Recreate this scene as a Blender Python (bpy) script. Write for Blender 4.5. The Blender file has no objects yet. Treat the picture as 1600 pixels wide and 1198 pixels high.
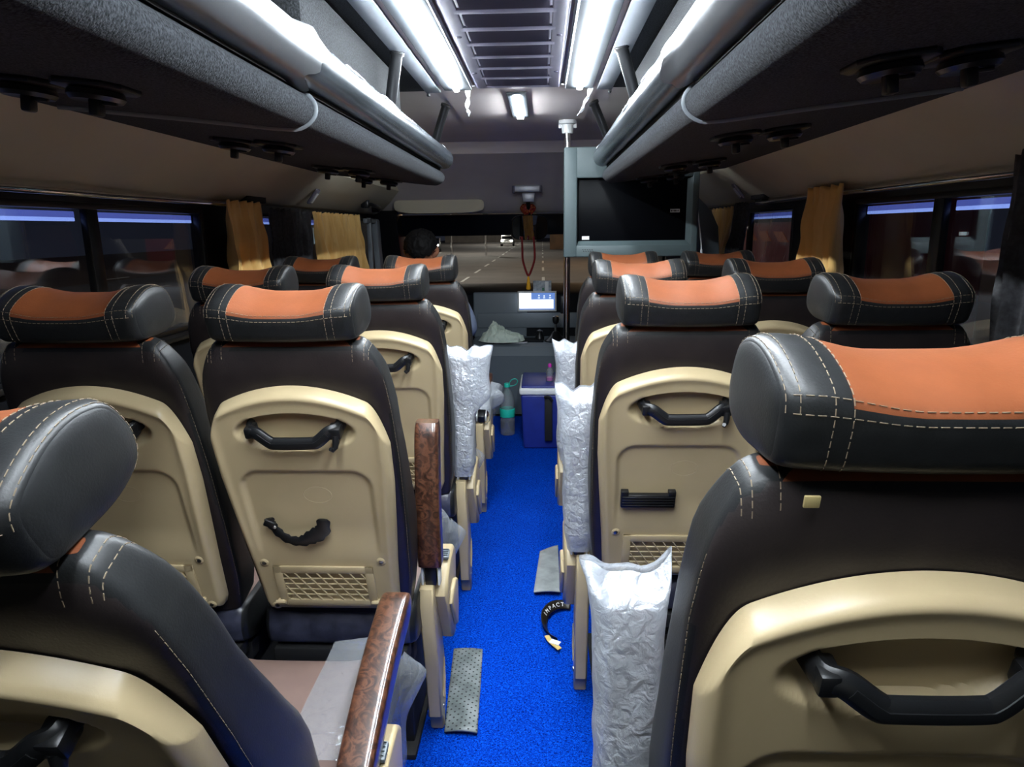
import bpy, bmesh, math, random
from mathutils import Vector, Matrix, noise

random.seed(7)
SC = bpy.context.scene
COL = SC.collection
PI = math.pi

# ------------------------------------------------------------------ camera, world, exposure
H = 1.36                       # phone held by a passenger on the rear bench
cam_d = bpy.data.cameras.new('camera')
cam_d.sensor_fit = 'HORIZONTAL'
cam_d.sensor_width = 36.0
cam_d.lens = 1080.0 / 1600.0 * 36.0
cam_d.clip_start = 0.02
cam_d.clip_end = 400
cam = bpy.data.objects.new('camera', cam_d)
COL.objects.link(cam)
_p, _t, _roll = 0.04506, 0.21992, 0.012
_r = Vector((math.cos(_p), math.sin(_p), 0))
_f = Vector((-math.sin(_p)*math.cos(_t), math.cos(_p)*math.cos(_t), -math.sin(_t)))
_u = _r.cross(_f)
r2 = _r*math.cos(_roll) - _u*math.sin(_roll)
u2 = _r*math.sin(_roll) + _u*math.cos(_roll)
cam.matrix_world = Matrix(((r2.x, u2.x, -_f.x, 0), (r2.y, u2.y, -_f.y, 0), (r2.z, u2.z, -_f.z, H), (0, 0, 0, 1)))
SC.camera = cam

world = bpy.data.worlds.new('night')
SC.world = world
world.use_nodes = True
world.node_tree.nodes['Background'].inputs[0].default_value = (0.010, 0.011, 0.016, 1)
world.node_tree.nodes['Background'].inputs[1].default_value = 1.0

SC.view_settings.view_transform = 'Standard'
SC.view_settings.look = 'None'
SC.view_settings.exposure = 0.5
SC.view_settings.gamma = 1.0
SC.view_settings.use_curve_mapping = False
LED_POWER = 200.0
SC.cycles.use_denoising = True
SC.cycles.max_bounces = 10
SC.cycles.transparent_max_bounces = 16
SC.cycles.sample_clamp_indirect = 6.0

# ------------------------------------------------------------------ material helpers
def lin(c):
    def f(v):
        v /= 255.0
        return v/12.92 if v <= 0.04045 else ((v+0.055)/1.055)**2.4
    return (f(c[0]), f(c[1]), f(c[2]), 1.0)

class NT:
    def __init__(self, name):
        self.m = bpy.data.materials.new(name)
        self.m.use_nodes = True
        self.t = self.m.node_tree
        self.t.nodes.clear()
        self.out = self.t.nodes.new('ShaderNodeOutputMaterial')
    def n(self, kind, **k):
        x = self.t.nodes.new(kind)
        for a, v in k.items():
            if a.startswith('i_'):
                key = a[2:]
                key = int(key) if key.isdigit() else key.replace('_', ' ')
                x.inputs[key].default_value = v
            else:
                setattr(x, a, v)
        return x
    def l(self, a, b):
        self.t.links.new(a, b)

def ramp(nt, fac, stops):
    r = nt.n('ShaderNodeValToRGB')
    e = r.color_ramp.elements
    while len(e) < len(stops):
        e.new(0.5)
    for i, (p, c) in enumerate(stops):
        e[i].position = p
        e[i].color = c
    nt.l(fac, r.inputs[0])
    return r.outputs[0]

def mat(name, c, rough=0.5, metal=0.0, c2=None, nscale=30.0, bump=0.0, bscale=200.0, coat=0.0, spec=0.5, detail=4.0, sheen=0.0, lo=0.35, hi=0.65, stretch=None):
    nt = NT(name)
    b = nt.n('ShaderNodeBsdfPrincipled')
    b.inputs['Roughness'].default_value = rough
    b.inputs['Metallic'].default_value = metal
    b.inputs['Coat Weight'].default_value = coat
    b.inputs['Coat Roughness'].default_value = 0.08
    b.inputs['Specular IOR Level'].default_value = spec
    b.inputs['Sheen Weight'].default_value = sheen
    tc = nt.n('ShaderNodeTexCoord')
    src = tc.outputs['Object']
    if stretch:
        mp = nt.n('ShaderNodeMapping')
        mp.inputs['Scale'].default_value = stretch
        nt.l(src, mp.inputs[0])
        src = mp.outputs[0]
    if c2 is not None:
        nz = nt.n('ShaderNodeTexNoise', i_Scale=nscale, i_Detail=detail)
        nt.l(src, nz.inputs['Vector'])
        nt.l(ramp(nt, nz.outputs[0], [(lo, lin(c)), (hi, lin(c2))]), b.inputs['Base Color'])
    else:
        b.inputs['Base Color'].default_value = lin(c)
    if bump > 0:
        nb = nt.n('ShaderNodeTexNoise', i_Scale=bscale, i_Detail=3.0)
        nt.l(src, nb.inputs['Vector'])
        bp = nt.n('ShaderNodeBump', i_Strength=bump, i_Distance=0.002)
        nt.l(nb.outputs[0], bp.inputs['Height'])
        nt.l(bp.outputs[0], b.inputs['Normal'])
    nt.l(b.outputs[0], nt.out.inputs[0])
    return nt.m

def emit(name, c, s):
    nt = NT(name)
    e = nt.n('ShaderNodeEmission')
    e.inputs[0].default_value = c if len(c) == 4 else lin(c)
    e.inputs[1].default_value = s
    nt.l(e.outputs[0], nt.out.inputs[0])
    return nt.m

def film(name, clear=0.4, tint=(235, 240, 245), bscale=62.0, bstr=0.75, gloss=0.28):
    """thin milky polythene film, crinkled"""
    nt = NT(name)
    tc = nt.n('ShaderNodeTexCoord')
    nz = nt.n('ShaderNodeTexNoise', i_Scale=bscale, i_Detail=5.0, i_Distortion=0.5)
    nt.l(tc.outputs['Object'], nz.inputs['Vector'])
    bp = nt.n('ShaderNodeBump', i_Strength=bstr, i_Distance=0.012)
    nt.l(nz.outputs[0], bp.inputs['Height'])
    d = nt.n('ShaderNodeBsdfDiffuse'); d.inputs[0].default_value = lin(tint)
    tl = nt.n('ShaderNodeBsdfTranslucent'); tl.inputs[0].default_value = lin(tint)
    g = nt.n('ShaderNodeBsdfGlossy'); g.inputs['Roughness'].default_value = 0.14
    g.inputs[0].default_value = (0.95, 0.97, 1, 1)
    tr = nt.n('ShaderNodeBsdfTransparent'); tr.inputs[0].default_value = (0.95, 0.96, 0.97, 1)
    for x in (d, tl, g):
        nt.l(bp.outputs[0], x.inputs['Normal'])
    m1 = nt.n('ShaderNodeMixShader', i_0=0.4)
    nt.l(d.outputs[0], m1.inputs[1]); nt.l(tl.outputs[0], m1.inputs[2])
    fr = nt.n('ShaderNodeMixShader', i_0=gloss)
    nt.l(m1.outputs[0], fr.inputs[1]); nt.l(g.outputs[0], fr.inputs[2])
    m2 = nt.n('ShaderNodeMixShader', i_0=clear)
    nt.l(fr.outputs[0], m2.inputs[1]); nt.l(tr.outputs[0], m2.inputs[2])
    nt.l(m2.outputs[0], nt.out.inputs[0])
    return nt.m

def glass(name, tint=(0.85, 0.9, 0.95), refl=1.0, dust=0.03, band=None):
    nt = NT(name)
    tr = nt.n('ShaderNodeBsdfTransparent'); tr.inputs[0].default_value = (*tint, 1)
    g = nt.n('ShaderNodeBsdfGlossy'); g.inputs['Roughness'].default_value = 0.015
    ge = nt.n('ShaderNodeNewGeometry')
    ior = nt.n('ShaderNodeMath', operation='MULTIPLY_ADD', i_1=-0.83333, i_2=1.5)
    nt.l(ge.outputs['Backfacing'], ior.inputs[0])
    fr = nt.n('ShaderNodeFresnel')
    nt.l(ior.outputs[0], fr.inputs['IOR'])
    mu = nt.n('ShaderNodeMath', operation='MULTIPLY', i_1=refl)
    nt.l(fr.outputs[0], mu.inputs[0])
    m = nt.n('ShaderNodeMixShader')
    nt.l(mu.outputs[0], m.inputs[0]); nt.l(tr.outputs[0], m.inputs[1]); nt.l(g.outputs[0], m.inputs[2])
    d = nt.n('ShaderNodeBsdfDiffuse'); d.inputs[0].default_value = (0.5, 0.52, 0.56, 1)
    tc = nt.n('ShaderNodeTexCoord')
    nz = nt.n('ShaderNodeTexNoise', i_Scale=9.0, i_Detail=9.0)
    nt.l(tc.outputs['Object'], nz.inputs['Vector'])
    rr = nt.n('ShaderNodeMapRange', i_1=0.45, i_2=0.75, i_3=dust*0.3, i_4=dust)
    nt.l(nz.outputs[0], rr.inputs[0])
    m2 = nt.n('ShaderNodeMixShader')
    nt.l(rr.outputs[0], m2.inputs[0]); nt.l(m.outputs[0], m2.inputs[1]); nt.l(d.outputs[0], m2.inputs[2])
    nt.l(m2.outputs[0], nt.out.inputs[0])
    return nt.m

M = {}
M['leather'] = mat('black_leather', (24, 25, 26), 0.40, c2=(30, 31, 32), nscale=60, bump=0.12, bscale=420, spec=0.36)
M['brown'] = mat('dark_brown_vinyl', (30, 25, 26), 0.42, c2=(38, 32, 32), nscale=25, bump=0.15, bscale=300)
M['orange'] = mat('tan_orange_leather', (110, 58, 30), 0.45, c2=(116, 62, 33), nscale=40, bump=0.12, bscale=380)
M['stitch'] = mat('cream_thread', (112, 98, 80), 0.8)
M['cream'] = mat('cream_plastic', (184, 166, 131), 0.34, c2=(178, 160, 125), nscale=8, bump=0.05, bscale=250)
M['black'] = mat('black_plastic', (20, 21, 23), 0.34, bump=0.06, bscale=400)
M['blackmatt'] = mat('black_matt', (15, 15, 17), 0.7)
M['steel'] = mat('steel', (190, 190, 190), 0.28, 1.0)
M['chrome'] = mat('chrome', (225, 225, 228), 0.08, 1.0)
M['felt'] = mat('grey_felt', (27, 29, 32), 0.95, c2=(64, 67, 72), nscale=260, bump=0.7, bscale=330, spec=0.12, sheen=0.04, detail=6, lo=0.38, hi=0.66)
M['feltdark'] = mat('charcoal_felt', (36, 38, 41), 0.95, c2=(62, 64, 68), nscale=260, bump=0.6, bscale=330, spec=0.2)
M['feltlining'] = mat('dark_speckled_felt', (12, 13, 14), 0.95, c2=(36, 38, 41), nscale=240, bump=0.7, bscale=330, spec=0.15, detail=6, lo=0.4, hi=0.7)
M['roof'] = mat('ceiling_panel', (220, 210, 206), 0.6, c2=(214, 204, 200), nscale=5)
M['sidepanel'] = mat('beige_side_panel', (198, 190, 168), 0.6, c2=(192, 184, 162), nscale=4)
M['greypaint'] = mat('grey_painted_metal', (122, 128, 134), 0.42)
M['acgrey'] = mat('vent_grey', (122, 120, 138), 0.5)
M['acdark'] = mat('vent_louver', (82, 80, 96), 0.6)
M['housing'] = mat('lamp_housing', (66, 72, 78), 0.5)
M['tvgrey'] = mat('grey_green_panel', (74, 87, 89), 0.5, c2=(70, 83, 85), nscale=6, bump=0.06, bscale=300)
M['screen'] = mat('dark_screen', (7, 8, 11), 0.35, spec=0.05)
M['white'] = mat('white_plastic', (228, 230, 230), 0.4)
M['tube'] = mat('film_wrapped_rail', (92, 98, 104), 0.24, 0.55, c2=(72, 78, 84), nscale=18, bump=0.25, bscale=26, stretch=(1, 0.25, 1))
M['tubewhite'] = mat('white_film_rail', (86, 88, 91), 0.3, bump=0.15, bscale=16)
M['dash'] = mat('grey_dash', (100, 110, 118), 0.5, bump=0.1, bscale=300)
M['dashdark'] = mat('dark_dash', (20, 22, 26), 0.65, spec=0.08)
M['trimblack'] = mat('black_trim', (14, 14, 17), 0.35)
M['curtain'] = mat('gold_curtain', (240, 198, 124), 0.75, c2=(228, 180, 102), nscale=14, bump=0.3, bscale=240, sheen=0.3, stretch=(1, 1, 0.15))
M['curtainblack'] = mat('black_curtain', (34, 34, 37), 0.6, c2=(58, 58, 62), nscale=80, bump=0.4, bscale=120)
M['film'] = film('polythene_film', 0.27, (206, 212, 220), gloss=0.16)
M['filmclear'] = film('clear_polythene', 0.6, (215, 222, 232), 26.0, 0.8, 0.35)
M['cushion'] = mat('film_covered_cushion', (122, 100, 92), 0.42, c2=(112, 91, 84), nscale=9, bump=0.2, bscale=18)
M['underplastic'] = mat('dark_wrapped_foam', (44, 46, 60), 0.3, c2=(66, 68, 86), nscale=24, bump=0.6, bscale=40)
M['glass'] = glass('window_glass', (0.8, 0.84, 0.9), 2.2, 0.05)
M['wsglass'] = glass('windscreen_glass', (0.92, 0.94, 0.94), 0.5, 0.012)
M['tint'] = mat('windscreen_tint', (14, 16, 26), 0.3)
M['mat'] = mat('grey_rubber', (146, 150, 150), 0.6, c2=(118, 122, 122), nscale=18, bump=0.5, bscale=140)
M['silver'] = mat('silver_plastic', (168, 170, 178), 0.35, 0.3)
M['hair'] = mat('black_hair', (8, 7, 7), 0.7, c2=(15, 13, 13), spec=0.2, nscale=90, bump=0.8, bscale=160, stretch=(1, 1, 0.2))
M['skin'] = mat('skin', (150, 100, 74), 0.55)
M['shirt'] = mat('grey_blue_shirt', (120, 132, 156), 0.8)
M['trousers'] = mat('dark_trousers', (34, 36, 46), 0.8)
M['cloth'] = mat('pale_green_cloth', (214, 226, 212), 0.85, c2=(198, 214, 200), nscale=40, bump=0.3, bscale=160)
M['coolblue'] = mat('navy_plastic', (34, 50, 138), 0.4, c2=(30, 44, 126), nscale=14)
M['teal'] = mat('teal_plastic', (40, 200, 176), 0.35)
M['pink'] = mat('magenta_plastic', (200, 40, 170), 0.35)
M['red'] = mat('dark_red_beads', (120, 26, 30), 0.5)
M['redcloth'] = mat('red_gold_cloth', (120, 14, 18), 0.7, c2=(210, 150, 40), nscale=110, lo=0.56, hi=0.66)
M['yellow'] = mat('yellow_thread', (236, 170, 30), 0.7)
M['stickergold'] = mat('gold_print', (206, 180, 110), 0.4)
M['stickerblack'] = mat('black_sticker', (26, 22, 16), 0.35)
M['road'] = mat('asphalt', (92, 88, 84), 0.85, c2=(80, 76, 73), nscale=0.6)
M['roadpaint'] = mat('road_paint', (165, 165, 160), 0.7)
M['verge'] = mat('verge_soil', (92, 68, 48), 0.9, c2=(76, 58, 42), nscale=1.2)
M['tape'] = mat('yellow_tape', (170, 154, 104), 0.6)
M['led'] = emit('led_white', (0.86, 0.94, 1.0, 1), LED_POWER)
M['ledsmall'] = emit('led_white_small', (0.86, 0.94, 1.0, 1), LED_POWER*0.55)
M['ledblue'] = emit('led_blue', (0.34, 0.46, 1.0, 1), 1.1)
M['ledbluefade'] = emit('led_blue_glow_fade', (0.13, 0.17, 0.60, 1), 0.75)
M['headlamp'] = emit('headlamp', (1.0, 0.97, 0.8, 1), 60.0)
M['orangelamp'] = emit('amber_lamp', (1.0, 0.5, 0.08, 1), 5.0)
M['redlamp'] = emit('red_lamp', (1.0, 0.03, 0.06, 1), 0.6)
M['warmlamp'] = emit('warm_window', (1.0, 0.72, 0.42, 1), 2.2)
M['shoplight'] = emit('shop_light', (1.0, 0.95, 0.85, 1), 6.0)
M['shopdim'] = emit('dim_window', (0.75, 0.9, 0.85, 1), 0.5)
M['greenlamp'] = emit('green_lamp', (0.45, 1.0, 0.2, 1), 30.0)

def carpet():
    nt = NT('blue_carpet')
    b = nt.n('ShaderNodeBsdfPrincipled')
    b.inputs['Roughness'].default_value = 0.85
    b.inputs['Specular IOR Level'].default_value = 0.04
    tc = nt.n('ShaderNodeTexCoord')
    n1 = nt.n('ShaderNodeTexNoise', i_Scale=210.0, i_Detail=6.0, i_Distortion=1.2)
    n2 = nt.n('ShaderNodeTexNoise', i_Scale=5.0, i_Detail=3.0)
    for x in (n1, n2):
        nt.l(tc.outputs['Object'], x.inputs['Vector'])
    c1 = ramp(nt, n1.outputs[0], [(0.34, (0.0, 0.008, 0.13, 1)), (0.5, (0.0, 0.038, 0.40, 1)), (0.68, (0.003, 0.11, 0.74, 1))])
    mx = nt.n('ShaderNodeMix', data_type='RGBA', blend_type='MULTIPLY')
    mx.inputs[0].default_value = 0.35
    nt.l(c1, mx.inputs[6]); nt.l(ramp(nt, n2.outputs[0], [(0.3, (0.6, 0.6, 0.7, 1)), (0.7, (1, 1, 1, 1))]), mx.inputs[7])
    nt.l(mx.outputs[2], b.inputs['Base Color'])
    bp = nt.n('ShaderNodeBump', i_Strength=0.9, i_Distance=0.004)
    nt.l(n1.outputs[0], bp.inputs['Height']); nt.l(bp.outputs[0], b.inputs['Normal'])
    nt.l(b.outputs[0], nt.out.inputs[0])
    return nt.m
M['carpet'] = carpet()

def burl():
    nt = NT('walnut_burl')
    b = nt.n('ShaderNodeBsdfPrincipled')
    b.inputs['Roughness'].default_value = 0.28
    b.inputs['Coat Weight'].default_value = 0.6
    b.inputs['Coat Roughness'].default_value = 0.1
    tc = nt.n('ShaderNodeTexCoord')
    n0 = nt.n('ShaderNodeTexNoise', i_Scale=26.0, i_Detail=5.0)
    nt.l(tc.outputs['Object'], n0.inputs['Vector'])
    n1 = nt.n('ShaderNodeTexNoise', i_Scale=34.0, i_Detail=8.0, i_Distortion=2.6)
    nt.l(tc.outputs['Object'], n1.inputs['Vector'])
    c = ramp(nt, n1.outputs[0], [(0.30, lin((26, 14, 10))), (0.47, lin((62, 37, 26))), (0.6, lin((92, 58, 41))), (0.75, lin((46, 27, 19)))])
    nt.l(c, b.inputs['Base Color'])
    nt.l(b.outputs[0], nt.out.inputs[0])
    return nt.m
M['burl'] = burl()

def perforated():
    nt = NT('perforated_rubber')
    b = nt.n('ShaderNodeBsdfPrincipled')
    b.inputs['Roughness'].default_value = 0.6
    tc = nt.n('ShaderNodeTexCoord')
    mp = nt.n('ShaderNodeMapping')
    mp.inputs['Rotation'].default_value = (0, 0, 0.785)
    mp.inputs['Scale'].default_value = (62, 62, 0)
    nt.l(tc.outputs['Object'], mp.inputs[0])
    v = nt.n('ShaderNodeTexVoronoi', i_Scale=1.0, i_Randomness=0.0)
    nt.l(mp.outputs[0], v.inputs['Vector'])
    nz = nt.n('ShaderNodeTexNoise', i_Scale=16.0, i_Detail=4.0)
    nt.l(tc.outputs['Object'], nz.inputs['Vector'])
    base = ramp(nt, nz.outputs[0], [(0.35, lin((78, 86, 86))), (0.65, lin((122, 128, 128)))])
    mx = nt.n('ShaderNodeMix', data_type='RGBA')
    f = ramp(nt, v.outputs['Distance'], [(0.17, (1, 1, 1, 1)), (0.2, (0, 0, 0, 1))])
    nt.l(f, mx.inputs[0]); nt.l(base, mx.inputs[6]); mx.inputs[7].default_value = lin((18, 20, 22))
    nt.l(mx.outputs[2], b.inputs['Base Color'])
    nt.l(b.outputs[0], nt.out.inputs[0])
    return nt.m
M['perf'] = perforated()

def bottle_mat():
    nt = NT('clear_bottle')
    tr = nt.n('ShaderNodeBsdfTransparent'); tr.inputs[0].default_value = (0.86, 0.9, 0.93, 1)
    g = nt.n('ShaderNodeBsdfGlossy'); g.inputs['Roughness'].default_value = 0.05
    lw = nt.n('ShaderNodeLayerWeight', i_Blend=0.45)
    m = nt.n('ShaderNodeMixShader')
    nt.l(lw.outputs['Facing'], m.inputs[0]); nt.l(tr.outputs[0], m.inputs[1]); nt.l(g.outputs[0], m.inputs[2])
    d = nt.n('ShaderNodeBsdfDiffuse'); d.inputs[0].default_value = (0.8, 0.84, 0.86, 1)
    m2 = nt.n('ShaderNodeMixShader', i_0=0.14)
    nt.l(m.outputs[0], m2.inputs[1]); nt.l(d.outputs[0], m2.inputs[2])
    nt.l(m2.outputs[0], nt.out.inputs[0])
    return nt.m
M['bottle'] = bottle_mat()

def tablet_mat():
    nt = NT('lit_tablet_screen')
    e = nt.n('ShaderNodeEmission')
    tc = nt.n('ShaderNodeTexCoord')
    sp = nt.n('ShaderNodeSeparateXYZ')
    nt.l(tc.outputs['Generated'], sp.inputs[0])
    # a bright page with a blue header on the right: parts of the picture on the display
    hx = nt.n('ShaderNodeMath', operation='GREATER_THAN', i_1=0.34); nt.l(sp.outputs[0], hx.inputs[0])
    hz = nt.n('ShaderNodeMath', operation='GREATER_THAN', i_1=0.60); nt.l(sp.outputs[2], hz.inputs[0])
    a = nt.n('ShaderNodeMath', operation='MULTIPLY'); nt.l(hx.outputs[0], a.inputs[0]); nt.l(hz.outputs[0], a.inputs[1])
    bx = nt.n('ShaderNodeMath', operation='GREATER_THAN', i_1=0.95); nt.l(sp.outputs[0], bx.inputs[0])
    bz = nt.n('ShaderNodeMath', operation='LESS_THAN', i_1=0.08); nt.l(sp.outputs[2], bz.inputs[0])
    o1 = nt.n('ShaderNodeMath', operation='MAXIMUM'); nt.l(a.outputs[0], o1.inputs[0]); nt.l(bx.outputs[0], o1.inputs[1])
    o2 = nt.n('ShaderNodeMath', operation='MAXIMUM'); nt.l(o1.outputs[0], o2.inputs[0]); nt.l(bz.outputs[0], o2.inputs[1])
    mx = nt.n('ShaderNodeMix', data_type='RGBA')
    nt.l(o2.outputs[0], mx.inputs[0])
    mx.inputs[6].default_value = (1.05, 1.12, 1.2, 1)
    mx.inputs[7].default_value = (0.09, 0.17, 0.42, 1)
    nt.l(mx.outputs[2], e.inputs[0])
    e.inputs[1].default_value = 1.1
    nt.l(e.outputs[0], nt.out.inputs[0])
    return nt.m
M['tablet'] = tablet_mat()
M['ledtxt'] = emit('screen_text', (0.7, 0.8, 1.0, 1), 1.0)
M['papergrey'] = mat('grey_paper', (176, 184, 188), 0.5, c2=(140, 148, 154), nscale=60)
M['greenpaper'] = mat('green_paper', (70, 120, 90), 0.6)
M['mirror'] = mat('mirror_glass', (235, 238, 240), 0.02, 1.0)
def water_mat():
    nt = NT('water')
    tr = nt.n('ShaderNodeBsdfTransparent'); tr.inputs[0].default_value = (0.80, 0.86, 0.90, 1)
    g = nt.n('ShaderNodeBsdfGlossy'); g.inputs['Roughness'].default_value = 0.08
    m_ = nt.n('ShaderNodeMixShader', i_0=0.2)
    nt.l(tr.outputs[0], m_.inputs[1]); nt.l(g.outputs[0], m_.inputs[2])
    nt.l(m_.outputs[0], nt.out.inputs[0])
    return nt.m
M['water'] = water_mat()

# ------------------------------------------------------------------ mesh helpers
class MB:
    """collects geometry for ONE mesh object"""
    def __init__(self):
        self.v = []; self.f = []; self.mi = []; self.mats = []
    def slot(self, m):
        m = M[m] if isinstance(m, str) else m
        if m not in self.mats:
            self.mats.append(m)
        return self.mats.index(m)
    def add(self, vs, fs, m):
        o = len(self.v); s = self.slot(m)
        self.v += [tuple(x) for x in vs]
        for f in fs:
            self.f.append(tuple(i+o for i in f)); self.mi.append(s)
        return o
    def bm(self, b, m, mw=None):
        if mw is not None:
            bmesh.ops.transform(b, matrix=mw, verts=b.verts)
        b.verts.index_update()
        self.add([v.co.copy() for v in b.verts], [[v.index for v in f.verts] for f in b.faces], m)
        b.free()
    def box(self, c, s, m, bev=0.0, seg=2, rot=None):
        b = bmesh.new()
        bmesh.ops.create_cube(b, size=1.0)
        bmesh.ops.scale(b, vec=s, verts=b.verts)
        if bev > 0:
            bmesh.ops.bevel(b, geom=b.edges[:], offset=min(bev, min(s)*0.49), segments=seg, profile=0.5, affect='EDGES')
        mw = Matrix.Translation(c)
        if rot is not None:
            mw = mw @ (rot.to_4x4() if isinstance(rot, Matrix) else Matrix.Rotation(rot[1], 4, rot[0]))
        self.bm(b, m, mw)
    def tube(self, path, r, m, n=10, cap=True, closed=False, flat=None):
        P = [Vector(p) for p in path]
        k = len(P)
        rs = r if isinstance(r, list) else [r]*k
        vs = []; fs = []
        ref = None
        for i, p in enumerate(P):
            a = P[(i-1) % k] if (closed or i > 0) else p
            b = P[(i+1) % k] if (closed or i < k-1) else p
            t = (b-a)
            t = t.normalized() if t.length > 1e-9 else Vector((0, 0, 1))
            if ref is None:
                ref = t.orthogonal().normalized() if flat is None else (Vector(flat)-Vector(flat).dot(t)*t).normalized()
            else:
                ref = (ref - ref.dot(t)*t)
                ref = ref.normalized() if ref.length > 1e-9 else t.orthogonal().normalized()
            w = t.cross(ref)
            rr = rs[i]
            ra, rb = rr if isinstance(rr, (tuple, list)) else (rr, rr)
            for j in range(n):
                an = 2*PI*j/n
                vs.append(p + ref*math.cos(an)*ra + w*math.sin(an)*rb)
        seg = k if closed else k-1
        for i in range(seg):
            for j in range(n):
                a0 = i*n; b0 = ((i+1) % k)*n
                fs.append((a0+j, a0+(j+1) % n, b0+(j+1) % n, b0+j))
        if cap and not closed:
            fs.append(tuple(range(n))[::-1]); fs.append(tuple(range((k-1)*n, k*n)))
        self.add(vs, fs, m)
    def cyl(self, a, b, r, m, n=20):
        self.tube([a, b], r, m, n)
    def lathe(self, prof, m, n=28, loc=(0, 0, 0), axis=None):
        vs = []; fs = []
        k = len(prof)
        for (r, z) in prof:
            for j in range(n):
                an = 2*PI*j/n
                vs.append(Vector((r*math.cos(an), r*math.sin(an), z)))
        for i in range(k-1):
            for j in range(n):
                fs.append((i*n+j, i*n+(j+1) % n, (i+1)*n+(j+1) % n, (i+1)*n+j))
        if prof[0][0] > 1e-5: fs.append(tuple(range(n))[::-1])
        if prof[-1][0] > 1e-5: fs.append(tuple(range((k-1)*n, k*n)))
        q = Vector((0, 0, 1)).rotation_difference(Vector(axis)) if axis else None
        vs = [((q @ v) if q else v) + Vector(loc) for v in vs]
        self.add(vs, fs, m)
    def prism(self, poly, lo, hi, m, plane='YZ', bev=0.0, seg=2):
        """closed polygon swept along the third axis"""
        def pt(a, b, c):
            return {'YZ': (c, a, b), 'XZ': (a, c, b), 'XY': (a, b, c)}[plane]
        b = bmesh.new()
        lo_v = [b.verts.new(pt(p[0], p[1], lo)) for p in poly]
        hi_v = [b.verts.new(pt(p[0], p[1], hi)) for p in poly]
        k = len(poly)
        b.faces.new(lo_v); b.faces.new(hi_v[::-1])
        for i in range(k):
            b.faces.new((lo_v[i], hi_v[i], hi_v[(i+1) % k], lo_v[(i+1) % k]))
        bmesh.ops.recalc_face_normals(b, faces=b.faces)
        if bev > 0:
            ed = [e for e in b.edges if (e.verts[0] in lo_v) == (e.verts[1] in lo_v)]
            bmesh.ops.bevel(b, geom=ed, offset=bev, segments=seg, profile=0.5, affect='EDGES')
        self.bm(b, m)
    def grid(self, fn, nu, nv, m, closed_u=False):
        vs = [Vector(fn(i/(nu if closed_u else nu-1), j/(nv-1))) for j in range(nv) for i in range(nu)]
        fs = []
        for j in range(nv-1):
            for i in range(nu if closed_u else nu-1):
                i2 = (i+1) % nu
                fs.append((j*nu+i, j*nu+i2, (j+1)*nu+i2, (j+1)*nu+i))
        return self.add(vs, fs, m)
    def mesh(self, name, smooth=40):
        me = bpy.data.meshes.new(name)
        me.from_pydata(self.v, [], self.f)
        for m in self.mats:
            me.materials.append(m)
        me.polygons.foreach_set('material_index', self.mi)
        b = bmesh.new(); b.from_mesh(me)
        bmesh.ops.recalc_face_normals(b, faces=b.faces)
        b.to_mesh(me); b.free()
        if smooth:
            me.polygons.foreach_set('use_smooth', [True]*len(me.polygons))
            me.set_sharp_from_angle(angle=math.radians(smooth))
        me.update()
        return me
    def build(self, name, parent=None, smooth=40, loc=None):
        return put(name, self.mesh(name, smooth), parent, loc)

def put(name, me, parent=None, loc=None, rot=None):
    o = bpy.data.objects.new(name, me)
    COL.objects.link(o)
    if parent: o.parent = parent
    if loc is not None: o.location = loc
    if rot is not None: o.rotation_euler = rot
    return o

def tag(o, label=None, cat=None, group=None, kind=None):
    if label: o['label'] = label
    if cat: o['category'] = cat
    if group: o['group'] = group
    if kind: o['kind'] = kind
    return o

def thing(name, loc, label, cat, group=None, rz=0):
    o = bpy.data.objects.new(name, None)
    o.empty_display_size = 0.05
    COL.objects.link(o)
    o.location = loc; o.rotation_euler = (0, 0, rz)
    return tag(o, label, cat, group)

def struct(mb, name, smooth=30, parent=None):
    o = mb.build(name, parent, smooth)
    o['kind'] = 'structure'
    return o

def sm(a, b, x):
    t = max(0.0, min(1.0, (x-a)/(b-a)))
    return t*t*(3-2*t)

def spline(pts, n, closed=True):
    out = []
    k = len(pts)
    for s in range(n):
        u = s/n*k if closed else s/(n-1)*(k-1)
        i = int(math.floor(u)); t = u-i
        def P(j):
            return Vector(pts[j % k]) if closed else Vector(pts[max(0, min(k-1, j))])
        a, b, c, d = P(i-1), P(i), P(i+1), P(i+2)
        out.append(0.5*((2*b)+(c-a)*t+(2*a-5*b+4*c-d)*t*t+(3*b-3*c+d-a)*t*t*t))
    return out

def lerp_tab(tab, x):
    if x <= tab[0][0]: return tab[0][1]
    for (a, va), (b, vb) in zip(tab, tab[1:]):
        if x <= b:
            return va+(vb-va)*(x-a)/(b-a)
    return tab[-1][1]

CX = -0.085                     # centre line of the coach
WL, WR = -1.23, 1.06            # side walls
REAR, FRONT = -1.6, 5.9

# ------------------------------------------------------------------ setting: floor, walls, ceiling
m = MB()
m.box((CX, (REAR+5.0)/2, -0.026), (2.3, 5.0-REAR, 0.04), 'dashdark')
struct(m, 'floor')
m = MB()
m.box((-0.10, (0.55+4.97)/2, -0.004), (0.66, 4.97-0.55, 0.008), 'carpet')
struct(m, 'floor_carpet')
m = MB()
m.box((CX, (5.0+6.1)/2, -0.02), (2.3, 1.1, 0.04), 'dashdark')
struct(m, 'floor_cab')

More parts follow.
